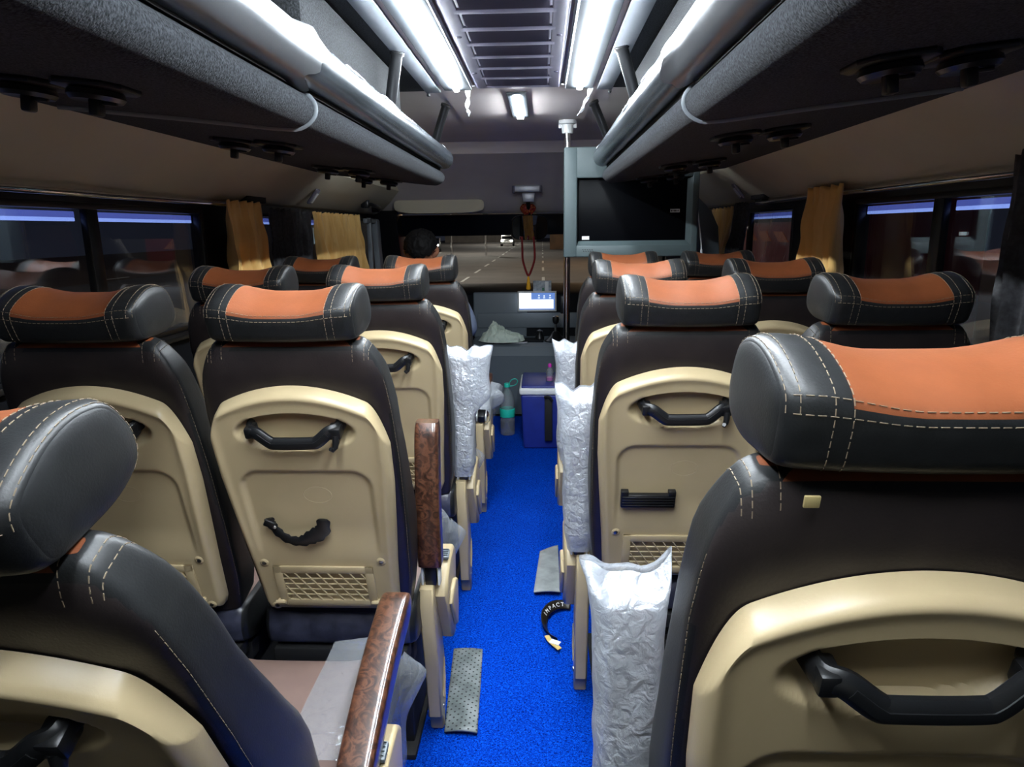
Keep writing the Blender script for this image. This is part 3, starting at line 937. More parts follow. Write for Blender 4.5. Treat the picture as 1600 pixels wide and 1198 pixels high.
S_TOP = 0.723
BW = [(0, 0.172), (0.1, 0.186), (0.25, 0.194), (0.45, 0.196), (0.58, 0.191), (0.668, 0.182), (0.723, 0.176)]
BT = [(0, 0.115), (0.1, 0.150), (0.24, 0.155), (0.36, 0.128), (0.48, 0.102), (0.6, 0.095), (0.723, 0.090)]
def make_back():
    m = MB()
    N = 64
    ss = [0, 0.012, 0.04, 0.09, 0.15, 0.21, 0.27, 0.33, 0.39, 0.45, 0.51, 0.57, 0.62, 0.65, 0.673, 0.688, 0.700, 0.709, 0.716, 0.721, 0.723]
    rows = []
    for s in ss:
        hw = lerp_tab(BW, s); t = lerp_tab(BT, s)
        ins = 0.0
        if s > 0.648:
            q = (s-0.648)/0.075
            ins = 0.036*(1-math.sqrt(max(0, 1-q*q)))
        if s < 0.012: ins = 0.02
        hx = hw-ins; hy = (t-0.012)/2-ins*0.8; yc = 0.012+(t-0.012)/2
        row = []
        for k in range(N):
            a = 2*PI*(k+0.5)/N
            c, d = math.cos(a), math.sin(a)
            n1 = 0.26
            x = hx*math.copysign(abs(c)**n1, c); y = yc+hy*math.copysign(abs(d)**n1, d)
            if d > 0:   # hollow front between the bolsters
                y -= (0.045*sm(0.04, 0.2, s)*(1-sm(0.4, 0.66, s)))*max(0, 1-(x/0.13)**2)
            # shoulders drop at the outer ends of the top edge
            z = s - (0.022*sm(0.135, 0.185, abs(x))*sm(0.59, 0.723, s))
            # faint upholstery wrinkles
            w = 0.0018*noise.noise(Vector((x*14, y*20, s*9+5)))
            row.append(Vector((x+w, y+w, z)))
        rows.append(row)
    vs = [p for r in rows for p in r]
    F = {'leather': [], 'brown': [], 'orange': []}
    for i in range(len(rows)-1):
        for k in range(N):
            f = (i*N+k, i*N+(k+1) % N, (i+1)*N+(k+1) % N, (i+1)*N+k)
            c = sum((vs[j] for j in f), Vector())/4
            if ss[i] >= 0.715 and abs(math.cos(2*PI*(k+1)/N))**0.26*math.copysign(1, 1) < 0.80:
                F['orange'].append(f)
            elif c.y < 0.026 and abs(c.x) < 0.186:
                F['brown'].append(f)
            elif c.y > 0.05 and abs(c.x) < 0.11 and c.z > 0.4:
                F['orange'].append(f)
            else:
                F['leather'].append(f)
    L = len(rows)-1
    F['orange'].append(tuple(L*N+k for k in range(N)))
    F['brown'].append(tuple(k for k in range(N))[::-1])
    o = m.add(vs, F['leather'], 'leather')
    for key in ('brown', 'orange'):
        s = m.slot(key)
        for f in F[key]:
            m.f.append(tuple(i+o for i in f)); m.mi.append(s)
    from mathutils.bvhtree import BVHTree
    tree = BVHTree.FromPolygons([Vector(p) for p in m.v], [list(f) for f in m.f])
    def drop(x, y):
        h = tree.ray_cast(Vector((x, y, 1.0)), Vector((0, 0, -1)))
        return h[0]+Vector((0, 0, 0.0003)) if h[0] is not None else None
    def near(p):
        h = tree.find_nearest(Vector(p))
        return h[0]+h[1]*0.0002 if h[0] is not None else Vector(p)
    # seam piping with stitches down both rear edges and on the shoulders
    for sg in (-1, 1):
        path = []
        for s in [0.05+0.60*i/40 for i in range(41)]:
            hw = lerp_tab(BW, s)
            path.append(near((sg*(hw-0.0015), 0.024, s)))
        dashes(m, path, 0.0005, 'stitch')
        for xx in (0.128, 0.150, 0.158):
            path = [q for q in (drop(sg*xx, 0.012+0.085*i/30) for i in range(31)) if q is not None and q.z > S_TOP-0.040]
            if len(path) < 3: continue
            dashes(m, path, 0.0006, 'stitch')
    return m.mesh('back_cushion', 50)

def shell_top(t):       # arch of the shell outline, t in -1..1
    a = abs(t)
    return 0.640-0.060*a*a-0.075*(max(0, a-0.78)/0.22)**2.2
def shell_hw(v):
    return lerp_tab([(0, 0.150), (0.05, 0.158), (0.3, 0.165), (0.55, 0.174), (0.8, 0.182), (1, 0.183)], v)
def make_shell():
    m = MB()
    nu, nv = 91, 131
    def e(x, s, t, v):
        top = shell_top(t)
        hw = shell_hw(v)
        de = min(hw-abs(x), top-s if v > 0.5 else 1.0, s-0.045 if v < 0.5 else 1.0)
        de = max(0.0, de)
        rim = 0.030*math.sqrt(max(0, 1-(1-min(1, de/0.016))**2))
        r = rim
        # raised lip just inside the edge
        r += 0.004*math.exp(-((de-0.012)/0.010)**2)*sm(0.12, 0.3, s)
        # oval hand recess
        q = math.sqrt((x/0.118)**2+((s-0.548)/0.044)**2)
        r -= 0.026*(1-sm(0.86, 1.05, q))
        # large shallow panel under it, open at the bottom
        px = abs(x)-(0.140-0.02*(0.44-s))
        ps = s-0.452
        cr = 0.045
        dx, dy = px+cr, ps+cr
        dd = math.hypot(max(dx, 0), max(dy, 0))+min(max(dx, dy), 0)-cr
        dep = 0.0085*(1-sm(-0.010, 0.004, dd))*sm(0.20, 0.30, s)
        r -= dep
        # well behind the pocket lattice
        if abs(x) < 0.094 and 0.089 < s < 0.171:
            r -= 0.010
        return r
    def fn(u, v):
        # denser columns near the edges
        t = -1+2*u
        t = math.sin(t*PI/2*0.86)/math.sin(PI/2*0.86)
        hw = shell_hw(v)
        x = t*hw
        s = 0.045+(shell_top(t)-0.045)*v
        return (x, 0.013-e(x, s, t, v)-0.001, s)
    m.grid(fn, nu, nv, 'cream')
    # thin raised oval line
    ov = [(0.018+0.030*math.cos(a), -0.0092, 0.385+0.021*math.sin(a)) for a in [2*PI*i/36 for i in range(36)]]
    m.tube(ov, 0.0008, 'cream', 5, closed=True)
    return m.mesh('back_shell', 50)

def make_pocket():
    m = MB()
    y = -0.0085
    cz, w, h = 0.130, 0.228, 0.122
    fw = 0.020
    m.box((0, y, cz+h/2-fw/2), (w, 0.006, fw), 'cream', 0.002)
    m.box((0, y, cz-h/2+fw/2), (w, 0.006, fw), 'cream', 0.002)
    for sg in (-1, 1):
        m.box((sg*(w/2-fw/2), y, cz), (fw, 0.006, h), 'cream', 0.002)
    iw, ih = w/2-fw, h/2-fw
    for k in range(1, 5):
        z = cz-ih+2*ih*k/5
        m.tube([(-iw, y-0.001, z), (iw, y-0.001, z)], (0.0018, 0.0022), 'cream', 6)
    slope = 1.15
    for k in range(-4, 9):
        # slanting bars clipped to the opening
        pts = []
        x0 = -iw+2*iw*(k+0.1)/7.5
        a = Vector((x0, cz+ih)); d = Vector((0.62, -1.0)).normalized()
        seg = []
        for i in range(33):
            p = a+d*(2*ih/abs(d.y))*i/32
            if -iw <= p.x <= iw: seg.append((p.x, y-0.0012, p.y))
        if len(seg) > 2:
            m.tube([seg[0], seg[-1]], (0.0018, 0.0022), 'cream', 6)
    return m.mesh('net_pocket', 40)

def make_grab():
    m = MB()
    pts = [(-0.092, 0.012, 0.558), (-0.086, -0.012, 0.557), (-0.070, -0.020, 0.556), (-0.045, -0.026, 0.539), (-0.03, -0.027, 0.536), (0.035, -0.027, 0.537), (0.052, -0.026, 0.541), (0.074, -0.02, 0.558), (0.088, -0.012, 0.560), (0.093, 0.012, 0.560)]
    pts = [tuple(p) for p in spline(pts, 40, False)]
    m.tube(pts, (0.0090, 0.0135), 'black', 10, flat=(0, 1, 0))
    m.tube([(p[0], p[1]-0.0085, p[2]) for p in pts[9:31]], (0.0015, 0.006), 'black', 6, flat=(0, 1, 0))
    m.box((-0.084, -0.010, 0.556), (0.020, 0.030, 0.024), 'black', 0.004)
    m.box((0.086, -0.012, 0.556), (0.026, 0.030, 0.026), 'black', 0.005)
    # coat hook at one end
    m.tube([(0.088, -0.022, 0.552), (0.088, -0.027, 0.540), (0.086, -0.031, 0.530), (0.082, -0.036, 0.527), (0.080, -0.041, 0.533)], [0.0075, 0.007, 0.006, 0.005, 0.004], 'black', 10)
    return m.mesh('grab_handle', 40)

def make_strap(kind):
    m = MB()
    if kind == 'whole':
        m.box((-0.062, -0.0095, 0.300), (0.128, 0.015, 0.036), 'black', 0.003)
        for k in range(4):
            m.box((-0.062, -0.0178, 0.290+0.008*k), (0.120, 0.003, 0.0025), 'black', 0.001)
        for sg in (-1, 1):
            m.box((-0.062+sg*0.055, -0.0095, 0.322), (0.018, 0.014, 0.014), 'black', 0.002)
    else:
        c = -0.032
        pts = spline([(c-0.062, -0.010, 0.330), (c-0.054, -0.012, 0.305), (c-0.030, -0.018, 0.282), (c, -0.020, 0.275), (c+0.026, -0.018, 0.285), (c+0.050, -0.013, 0.300), (c+0.056, -0.010, 0.328)], 30, False)
        rad = [(0.0035, 0.011+0.007*math.exp(-((i-22)/6)**2)+0.002*math.sin(i*2.1)) for i in range(30)]
        m.tube([tuple(p) for p in pts], rad, 'black', 8, flat=(0, 1, 0))
        m.box((c-0.062, -0.012, 0.318), (0.024, 0.010, 0.018), 'black', 0.003, rot=('Y', 0.5))
        m.lathe([(0, -0.004), (0.003, -0.003), (0.004, 0)], 'steel', 8, (c-0.05, -0.017, 0.312), (0, 1, 0))
    return m.mesh('pocket_strap', 40)

def make_screws():
    me = []
    m = MB()
    m.lathe([(0.0115, 0.004), (0.0115, 0.0), (0.009, -0.0025), (0.0055, -0.003), (0.0045, -0.001), (0, -0.001)], 'cream', 16, axis=(0, 1, 0))
    m.lathe([(0.0045, 0.0), (0.0045, -0.0035), (0, -0.0045)], 'steel', 10, axis=(0, 1, 0))
    return m.mesh('bolt', 40)

def make_hinge_clip():
    m = MB()
    m.box((0, -0.004, 0), (0.018, 0.012, 0.014), 'cream', 0.003)
    m.cyl((-0.012, -0.008, 0.002), (0.012, -0.008, 0.002), 0.004, 'cream', 10)
    return m.mesh('pocket_clip', 40)

def make_cushion():
    m = MB()
    prof = spline([(0.005, 0.40), (0.02, 0.455), (0.10, 0.47), (0.28, 0.478), (0.44, 0.492), (0.505, 0.478), (0.52, 0.44), (0.50, 0.385), (0.30, 0.365), (0.05, 0.365)], 60)
    xs = [-0.185, -0.182, -0.172, -0.155, -0.10, -0.04, 0.04, 0.10, 0.155, 0.172, 0.182, 0.185]
    n = 60
    vs = []
    c = Vector((0.26, 0.425))
    for x in xs:
        q = max(0, (abs(x)-0.155)/0.03)
        f = 0.93+0.07*math.sqrt(max(0, 1-q*q))
        for k in range(n):
            p = c+(Vector(prof[k])-c)*f
            b = 0.010*sm(0.09, 0.15, abs(x))*(1 if p.y > 0.44 else 0)
            vs.append((x, p.x, p.y+b*(1-q*0.5)))
    F1 = []; F2 = []; F3 = []
    for i in range(len(xs)-1):
        for k in range(n):
            f = (i*n+k, i*n+(k+1) % n, (i+1)*n+(k+1) % n, (i+1)*n+k)
            mid = vs[f[0]]
            (F3 if abs(mid[0]+vs[f[2]][0])/2 > 0.173 else F2 if mid[1] < 0.035 else F1).append(f)
    F3 += [tuple(range(n))[::-1], tuple(range((len(xs)-1)*n, len(xs)*n))]
    o = m.add(vs, F1, 'cushion')
    s = m.slot('leather')
    for f in F3:
        m.f.append(tuple(i+o for i in f)); m.mi.append(s)
    s = m.slot('underplastic')
    for f in F2:
        m.f.append(tuple(i+o for i in f)); m.mi.append(s)
    return m.mesh('seat_cushion', 60)

def make_cover(sx):
    """loose polythene over the cushion, hanging down on the aisle side with a flared front corner"""
    m = MB()
    # path across the cushion: from the middle of the seat over the aisle edge and down
    cross = [(0.06, 0.494), (0.10, 0.498), (0.135, 0.504), (0.168, 0.504), (0.186, 0.492), (0.196, 0.465), (0.200, 0.40), (0.197, 0.33), (0.188, 0.25)]
    cp = spline(cross, 46, False)
    def fn(u, v):
        p = cp[int(round(u*45))]
        y = 0.20+0.36*v
        x, z = p.x, p.y
        hang = sm(0.192, 0.198, x) if z < 0.47 else 0
        flare = math.exp(-((v-0.93)/0.10)**2)*sm(0.49, 0.40, z)*math.exp(-((z-0.43)/0.06)**2)
        x += flare*0.060
        y += flare*0.03
        if v > 0.93 and z > 0.47: z -= 0.03*(v-0.93)/0.07
        nz = noise.noise(Vector((x*12, y*13, z*13)))
        x += 0.010*nz*sm(0.49, 0.42, z) + 0.015*math.sin(v*17)*sm(0.45, 0.27, z)
        z += 0.004*nz*(1 if z > 0.47 else 0) + 0.02*math.sin(v*9+1)*sm(0.33, 0.25, z) - (0.05*v*sm(0.36, 0.25, z))
        z += 0.012*v*(1 if z > 0.47 else 0)
        return (sx*x, y, z)
    m.grid(fn, 46, 30, 'filmclear')
    return m.mesh('plastic_cover', 70)

def side_profile():
    return [(0.085, 0.43), (0.095, 0.475), (0.12, 0.482), (0.15, 0.476), (0.20, 0.455), (0.22, 0.40), (0.215, 0.30), (0.235, 0.22), (0.25, 0.15), (0.235, 0.06), (0.205, 0.0), (0.185, 0.002), (0.172, 0.05), (0.155, 0.06), (0.135, 0.22)]
def make_side(sx):
    m = MB()
    lo, hi = (0.180, 0.218) if sx > 0 else (-0.218, -0.180)
    m.prism(side_profile(), lo, hi, 'cream', 'YZ', 0.006, 3)
    # lever pod standing out towards the aisle
    pod = [(0.125, 0.44), (0.145, 0.485), (0.20, 0.51), (0.275, 0.515), (0.305, 0.49), (0.30, 0.40), (0.28, 0.30), (0.255, 0.255), (0.225, 0.262), (0.185, 0.33)]
    l2, h2 = (0.210, 0.250) if sx > 0 else (-0.250, -0.210)
    m.prism(pod, l2, h2, 'cream', 'YZ', 0.010, 4)
    scal = [(0.15, 0.405), (0.17, 0.435), (0.22, 0.44), (0.265, 0.42), (0.262, 0.34), (0.245, 0.29), (0.225, 0.30)]
    l3, h3 = (0.244, 0.260) if sx > 0 else (-0.260, -0.244)
    m.prism(scal, l3, h3, 'cream', 'YZ', 0.008, 4)
    # ribs on the lower foot
    for k in range(3):
        m.tube([(sx*0.2185, 0.222-0.006*k, 0.20-0.012*k), (sx*0.220, 0.215-0.008*k, 0.14), (sx*0.2185, 0.200-0.008*k, 0.09+0.008*k)], 0.0028, 'cream', 6)
    return m.mesh('side_panel', 45)
def make_lever(sx):
    m = MB()
    m.box((sx*0.233, 0.205, 0.518), (0.026, 0.036, 0.010), 'levergrey', 0.003, rot=('X', 0.2))
    for k in range(4):
        m.box((sx*0.233, 0.193+0.008*k, 0.5225+0.0016*k), (0.020, 0.002, 0.003), 'levergrey', 0.0006)
    return m.mesh('recline_button', 40)
M['levergrey'] = mat('grey_button', (96, 104, 110), 0.45)
def make_side_screw(sx):
    m = MB()
    for (y, z, x) in ((0.19, 0.07, 0.2185), (0.155, 0.46, 0.2185)):
        m.lathe([(0.008, -0.002), (0.008, 0.002), (0.005, 0.004), (0, 0.003)], 'steel', 12, (sx*x, y, z), (sx, 0, 0))
    return m.mesh('panel_bolts', 40)

ARM_X = 0.210
def make_arm(sx):
    m = MB()
    # upright armrest, slightly bowed pad of walnut burl
    def half(v):
        if v > 0.86:
            q = (v-0.86)/0.14
            return math.sqrt(max(0.0, 1-q*q*0.92))
        if v < 0.06:
            return 0.86+0.14*math.sqrt(max(0, 1-((0.06-v)/0.06)**2))
        return 1.0
    N = 32; V = 36
    rows = []
    for j in range(V):
        v = j/(V-1)
        z = 0.535+0.365*v
        yc = 0.125+0.030*v-0.014*math.sin(PI*v)
        h = half(v)
        hy = 0.030*(1.0 if v < 0.8 else 1.0)*(0.55+0.45*h)
        hx = 0.0300*(0.88+0.12*h)
        row = []
        for k in range(N):
            a = 2*PI*(k+0.5)/N
            c, d = math.cos(a), math.sin(a)
            row.append(Vector((sx*ARM_X+hx*math.copysign(abs(c)**0.30, c), yc+hy*math.copysign(abs(d)**0.35, d), z if v < 1 else z)))
        rows.append(row)
    vs = [p for r in rows for p in r]
    fs = [(j*N+k, j*N+(k+1) % N, (j+1)*N+(k+1) % N, (j+1)*N+k) for j in range(V-1) for k in range(N)]
    fs += [tuple(range(N))[::-1], tuple(range((V-1)*N, V*N))]
    m.add(vs, fs, 'burl')
    return m.mesh('armrest', 50)
def make_arm_bracket(sx):
    m = MB()
    m.box((sx*ARM_X, 0.128, 0.515), (0.030, 0.034, 0.075), 'black', 0.004)
    for d in (-1, 1):
        m.box((sx*ARM_X+d*0.021, 0.125, 0.510), (0.006, 0.030, 0.062), 'white', 0.002)
    return m.mesh('armrest_bracket', 40)

def make_wrap(sx, seed, top=0.95, flare=0.02, tail=0.0):
    """polythene bag pulled over the raised armrest"""
    m = MB()
    N = 56; V = 60
    def fn(u, v):
        a = 2*PI*u
        z = 0.500+(top-0.500)*v
        t = sm(0.80, 1.0, v)
        hx = 0.043*(1-0.2*sm(0.12, 0.0, v))+0.012*t
        hy = 0.054*(1-0.2*sm(0.12, 0.0, v))*(1-0.80*sm(0.93, 1.0, v))
        c, d = math.cos(a), math.sin(a)
        x = hx*math.copysign(abs(c)**0.55, c); y = hy*math.copysign(abs(d)**0.55, d)
        g = noise.noise(Vector((x*36, z*22, y*36+seed*5.3)))
        g2 = noise.noise(Vector((x*14+seed, z*9, y*14)))
        k = 1+0.14*g2+0.07*g
        # flared loose corner on the aisle side
        fl = flare*max(0, c*sx)**2*(sm(0.45, 0.85, v)) + tail*max(0, c*sx)**4*math.exp(-((v-0.62)/0.10)**2)
        k = max(k, 0.97)
        x = x*k+sx*fl
        y = y*k
        zz = z+0.022*t*noise.noise(Vector((x*30, seed*2.0, 1)))+0.020*t*(max(0, -c*sx)**3)+0.012*t*max(0, c*sx)**6
        return (sx*ARM_X+x, 0.128+0.036*v+y, zz)
    m.grid(fn, N, V, 'film', True)
    # closed flat end of the bag
    return m.mesh('plastic_wrap', 70)

def make_frame():
    m = MB()
    for sg in (-1, 1):
        m.box((sg*0.14, 0.27, 0.340), (0.035, 0.42, 0.045), 'blackmatt', 0.004)
    for y in (0.08, 0.45):
        m.box((0, y, 0.320), (0.34, 0.04, 0.05), 'blackmatt', 0.004)
    m.box((0, 0.03, 0.345), (0.33, 0.05, 0.04), 'blackmatt', 0.004)
    return m.mesh('seat_frame', 30)
def make_leg():
    m = MB()
    m.box((0, 0.265, 0.155), (0.035, 0.30, 0.31), 'blackmatt', 0.004)
    m.box((0, 0.265, 0.008), (0.06, 0.40, 0.016), 'blackmatt', 0.003)
    return m.mesh('leg', 30)

ME = dict(headrest=make_headrest(), back=make_back(), shell=make_shell(), pocket=make_pocket(), grab=make_grab(),
          strap=make_strap('whole'), strapbroken=make_strap('broken'), bolt=make_screws(), clip=make_hinge_clip(),
          cushion=make_cushion(), frame=make_frame(), leg=make_leg())
for s in (-1, 1):
    ME['side%d' % s] = make_side(s); ME['lever%d' % s] = make_lever(s); ME['sscrew%d' % s] = make_side_screw(s)
    ME['arm%d' % s] = make_arm(s); ME['bracket%d' % s] = make_arm_bracket(s); ME['cover%d' % s] = make_cover(s)

def seat(x, y, recl, label, aisle=0, strap=None, wrap=None, cover=False, arm_pitch=0.0):
    t = thing('passenger_seat', (x, y, 0), label, 'seat', 'leather coach seats')
    R = (math.radians(recl), 0, 0); L = (0, 0, ZP)
    put('back_cushion', ME['back'], t, L, R)
    put('headrest', ME['headrest'], t, L, R)
    sh = put('back_shell', ME['shell'], t, L, R)
    put('grab_handle', ME['grab'], sh, (0, -0.012, 0))
    put('net_pocket', ME['pocket'], sh, (0, -0.0125, 0))
    if strap:
        so = put('pocket_strap', ME[strap], sh, (0, -0.012, 0))
        if strap == 'strapbroken': so['label'] = 'broken sagging black strap'
    for (bx, bz) in ((-0.132, 0.198), (0.134, 0.204), (-0.128, 0.064), (0.130, 0.064)):
        put('bolt', ME['bolt'], sh, (bx, -0.0175, bz))
    for bx in (-0.112, 0.112):
        put('pocket_clip', ME['clip'], sh, (bx, -0.0185, 0.082))
    put('seat_cushion', ME['cushion'], t)
    fr = put('seat_frame', ME['frame'], t)
    for lx in (-0.13, 0.13):
        put('leg', ME['leg'], t, (lx, 0, 0))
    if aisle:
        sp = put('side_panel', ME['side%d' % aisle], t)
        put('recline_button', ME['lever%d' % aisle], sp)
        put('panel_bolts', ME['sscrew%d' % aisle], sp)
        ao = put('armrest', ME['arm%d' % aisle], t)
        if arm_pitch:      # swung down about its hinge
            q = Matrix.Translation((0, 0.125, 0.515)) @ Matrix.Rotation(math.radians(arm_pitch), 4, 'X') @ Matrix.Translation((0, -0.125, -0.515))
            ao.location = q.to_translation(); ao.rotation_euler = q.to_euler()
        put('armrest_bracket', ME['bracket%d' % aisle], ao)
        ao['label'] = 'lowered walnut burl armrest' if arm_pitch else 'raised walnut burl armrest'
        if wrap:
            wo = put('plastic_wrap', make_wrap(aisle, *wrap), ao)
            wo['label'] = 'crumpled white polythene bag over the armrest'
        if cover:
            put('plastic_cover', ME['cover%d' % aisle], t)
    return t

XL, XLW, XR, XRW = -0.494, -0.908, 0.310, 0.735
seat(XL-0.010, 0.768, 26.5, 'reclined aisle seat in the lower left corner, nearest with bare wooden armrest', 1, None, None, True, -68)
seat(XL, 1.48, 17, 'aisle seat with broken sagging black strap on its cream back', 1, 'strapbroken', None, True)
seat(XL, 2.235, 17, 'aisle seat ahead of the broken strap seat, armrest bagged in white polythene', 1, None, (3, 0.955, 0.055, 0.035), True)
seat(XL, 2.99, 17, 'foremost aisle seat with a lowered bagged armrest, nearest the person in the cab', 1, None, (5, 0.80, 0.03, 0.04), True, -70)
seat(XLW, 1.48, 17, 'window seat beside the broken strap seat, tan headrest against the big dark window', 0)
seat(XLW, 2.235, 17, 'window seat directly under the narrow gold curtain bunch', 0)
seat(XLW, 2.99, 17, 'window seat under the wide pleated gold curtain, mostly hidden by headrests', 0)
r1 = seat(XR+0.012, 0.664, 12, 'big upright seat nearest on the television side, yellow tape scrap on its top edge', -1, 'strap', (11, 0.932, 0.006, 0.0), False)
seat(XR, 1.655, 17, 'aisle seat with unbroken black strap and bagged armrest, second row on television side', -1, 'strap', (13, 0.945, 0.014, 0.0), False)
seat(XR, 2.41, 17, 'third aisle seat on television side, seen edge-on beside the blue cooler', -1, None, (17, 0.945, 0.006, 0.006), False)
seat(XR+0.035, 3.165, 17, 'front aisle seat directly below the television beside the pole', 0)
seat(XRW, 1.655, 17, 'window seat below the wide dusty window, second row on television side', 0)
seat(XRW, 2.41, 17, 'window seat beneath the bunched gold curtain beside the dark pillar', 0)
seat(XRW+0.008, 3.165, 17, 'front window seat beside the television with white cable above its headrest', 0)
m = MB()
m.box((-0.108, 0.0095, 0.709), (0.013, 0.003, 0.011), 'tape', 0.001)
to = m.build('tape_scrap', r1, 30, (0, 0, ZP)); to.rotation_euler = (math.radians(12), 0, 0); to['label'] = 'small torn yellow tape scrap'

# ------------------------------------------------------------------ television, pole, partition
tv = thing('television', (0.41, 3.40, 1.475), 'dark wide television in a big grey green housing beside the steel pole', 'television')
m = MB()
x0, x1, z0, z1 = -0.307, 0.32, -0.250, 0.250
sx0, sx1, sz0, sz1 = -0.245, 0.287, -0.195, 0.112
fy = -0.045
# frame around the recessed screen
m.box(((x0+sx0)/2, 0, 0), (sx0-x0, 0.09, z1-z0), 'tvgrey', 0.006, 3)
m.box(((x1+sx1)/2, 0, 0), (x1-sx1, 0.09, z1-z0), 'tvgrey', 0.006, 3)
m.box(((sx0+sx1)/2, 0.0005, (z1+sz1)/2), (sx1-sx0+0.01, 0.089, z1-sz1), 'tvgrey', 0.005, 3)
m.box(((sx0+sx1)/2, 0.0005, (z0+sz0)/2), (sx1-sx0+0.01, 0.089, sz0-z0), 'tvgrey', 0.005, 3)
m.box(((sx0+sx1)/2, 0.03, (sz0+sz1)/2), (sx1-sx0+0.01, 0.02, sz1-sz0+0.01), 'dashdark')
# sloping reveals
b = 0.022
def q4(p): m.add(p, [(0, 1, 2, 3)], 'tvgrey')
q4([(sx0, fy+0.004, sz0), (sx1, fy+0.004, sz0), (sx1-b, fy+0.03, sz0+b), (sx0+b*0.4, fy+0.03, sz0+b)])
q4([(sx1, fy+0.004, sz0), (sx1, fy+0.004, sz1), (sx1-b, fy+0.03, sz1-b*0.4), (sx1-b, fy+0.03, sz0+b)])
m.build('housing', tv)
m = MB(); m.box(((sx0+sx1)/2-0.006, -0.012, (sz0+sz1)/2+0.004), (sx1-sx0-0.022, 0.012, sz1-sz0-0.02), 'screen', 0.002)
so = m.build('screen', tv)
m = MB(); m.box((sx1-0.072, -0.0188, -0.040), (0.044, 0.001, 0.016), 'white')
for k in range(6): m.box((sx1-0.088+0.0062*k, -0.0196, -0.040), (0.0036, 0.0008, 0.008), 'dashdark')
tag(m.build('sticker', so, 0), 'white printed sticker')
m = MB(); m.box((sx0+0.042, -0.0188, sz0+0.034), (0.034, 0.001, 0.016), 'white'); tag(m.build('sticker', so, 0), 'blank white sticker')
m = MB()
for i in range(5):
    for j in range(2):
        m.box((sx0+0.028+0.011*i+0.004*j, fy-0.0004, sz0-0.020-0.008*j), (0.007, 0.002, 0.003), 'black', rot=('Y', 0.5))
m.build('speaker_slots', tv, 0)

pole = thing('grab_pole', (0.122, 3.475, 0), 'chrome steel pole from floor to ceiling beside the television', 'pole')
m = MB(); m.cyl((0, 0, 0.01), (0, 0, 1.84), 0.0165, 'chrome', 20); m.build('tube', pole)
m = MB(); m.lathe([(0.042, 1.858), (0.044, 1.842), (0.030, 1.838), (0.026, 1.80), (0.018, 1.797)], 'white', 20)
m.box((0.028, 0, 1.835), (0.03, 0.02, 0.025), 'white', 0.004); m.box((-0.028, 0, 1.835), (0.03, 0.02, 0.025), 'white', 0.004)
m.build('ceiling_flange', pole)
m = MB(); m.lathe([(0.030, 0.0), (0.030, 0.008), (0.019, 0.016), (0.0175, 0.02)], 'steel', 20); m.build('floor_flange', pole)

m = MB()
pp = [(0.64, 0.9), (0.905, 0.9), (0.915, 1.20), (0.90, 1.36), (0.86, 1.44), (0.80, 1.50), (0.72, 1.56), (0.64, 1.58)]
m.prism(pp, 3.66, 3.70, 'dash', 'XZ', 0.008)
m.prism([(0.64, 0.001), (0.905, 0.001), (0.905, 0.9), (0.64, 0.9)], 3.66, 3.70, 'dashdark', 'XZ', 0.004)
tag(m.build('driver_partition'), 'dark grey partition panel with a rounded edge behind the television', 'partition')

m = MB()
pts = spline([(0.775, 3.60, 1.47), (0.770, 3.55, 1.42), (0.760, 3.46, 1.36), (0.757, 3.40, 1.29), (0.756, 3.38, 1.245)], 24, False)
m.tube([tuple(p) for p in pts], 0.0032, 'white', 8)
m.tube([(0.756, 3.38, 1.255), (0.756, 3.378, 1.225), (0.756, 3.377, 1.213)], [0.005, 0.007, 0.0055], 'white', 10)
tag(m.build('white_cable'), 'thin white cable with a plug hanging beside the television', 'cable')

# ------------------------------------------------------------------ things on the floor
def rubber_mat(corners, mt, label, wav):
    m = MB()
    a, b, c, d = [Vector(p) for p in corners]
    def fn(u, v, up=0.0):
        p = a.lerp(b, u).lerp(d.lerp(c, u), v)
        h = 0.012 + wav*math.sin(u*PI)*0.5 + wav*0.5*math.sin(v*5+u*2)
        return (p.x, p.y, max(0.006, h)+up)
    m.grid(lambda u, v: fn(u, v), 16, 24, mt)
    o = m.build('rubber_mat')
    s = o.modifiers.new('thick', 'SOLIDIFY'); s.thickness = 0.006; s.offset = -1
    return tag(o, label, 'mat', 'loose rubber mats in the aisle')
rubber_mat([(-0.272, 1.64, 0), (-0.180, 1.635, 0), (-0.198, 2.02, 0), (-0.295, 2.03, 0)], 'perf', 'dark grey dotted rubber mat beside the seat with the broken strap', 0.008)
rubber_mat([(-0.034, 2.385, 0), (0.066, 2.385, 0), (0.066, 2.78, 0), (-0.012, 2.73, 0)], 'mat', 'plain grey rubber mat with scuffed white marks, on television side of the aisle', 0.006)

# curled black sticker strip with gold printing, standing on edge on the carpet
st = thing('sticker_strip', (0.075, 2.19, 0), 'curled black and gold printed sticker strip lying on the blue carpet', 'sticker')
m = MB()
RX, RY = 0.082, 0.115
def ring(a, z, k=1.0): return (RX*k*math.cos(a), RY*k*math.sin(a), z)
def fn(u, v):
    a = math.radians(70)+u*math.radians(180)
    return ring(a, 0.006+0.020*(1-v)+0.01*math.sin(u*4), 1-0.30*(v)*(0.4+0.6*math.sin(PI*min(1, u*1.0+0.1))))
m.grid(fn, 40, 6, 'stickerblack')
so = m.build('paper_strip', st)
s_ = so.modifiers.new('thick', 'SOLIDIFY'); s_.thickness = 0.0012
m = MB()
for v0, v1 in ((0.06, 0.12),):
    m.grid(lambda u, v: tuple(Vector(fn(u, v0+(v1-v0)*v))+Vector((0, 0, 0.0012))), 40, 2, 'stickergold')
m.build('gold_border', st, 0)
m = MB()
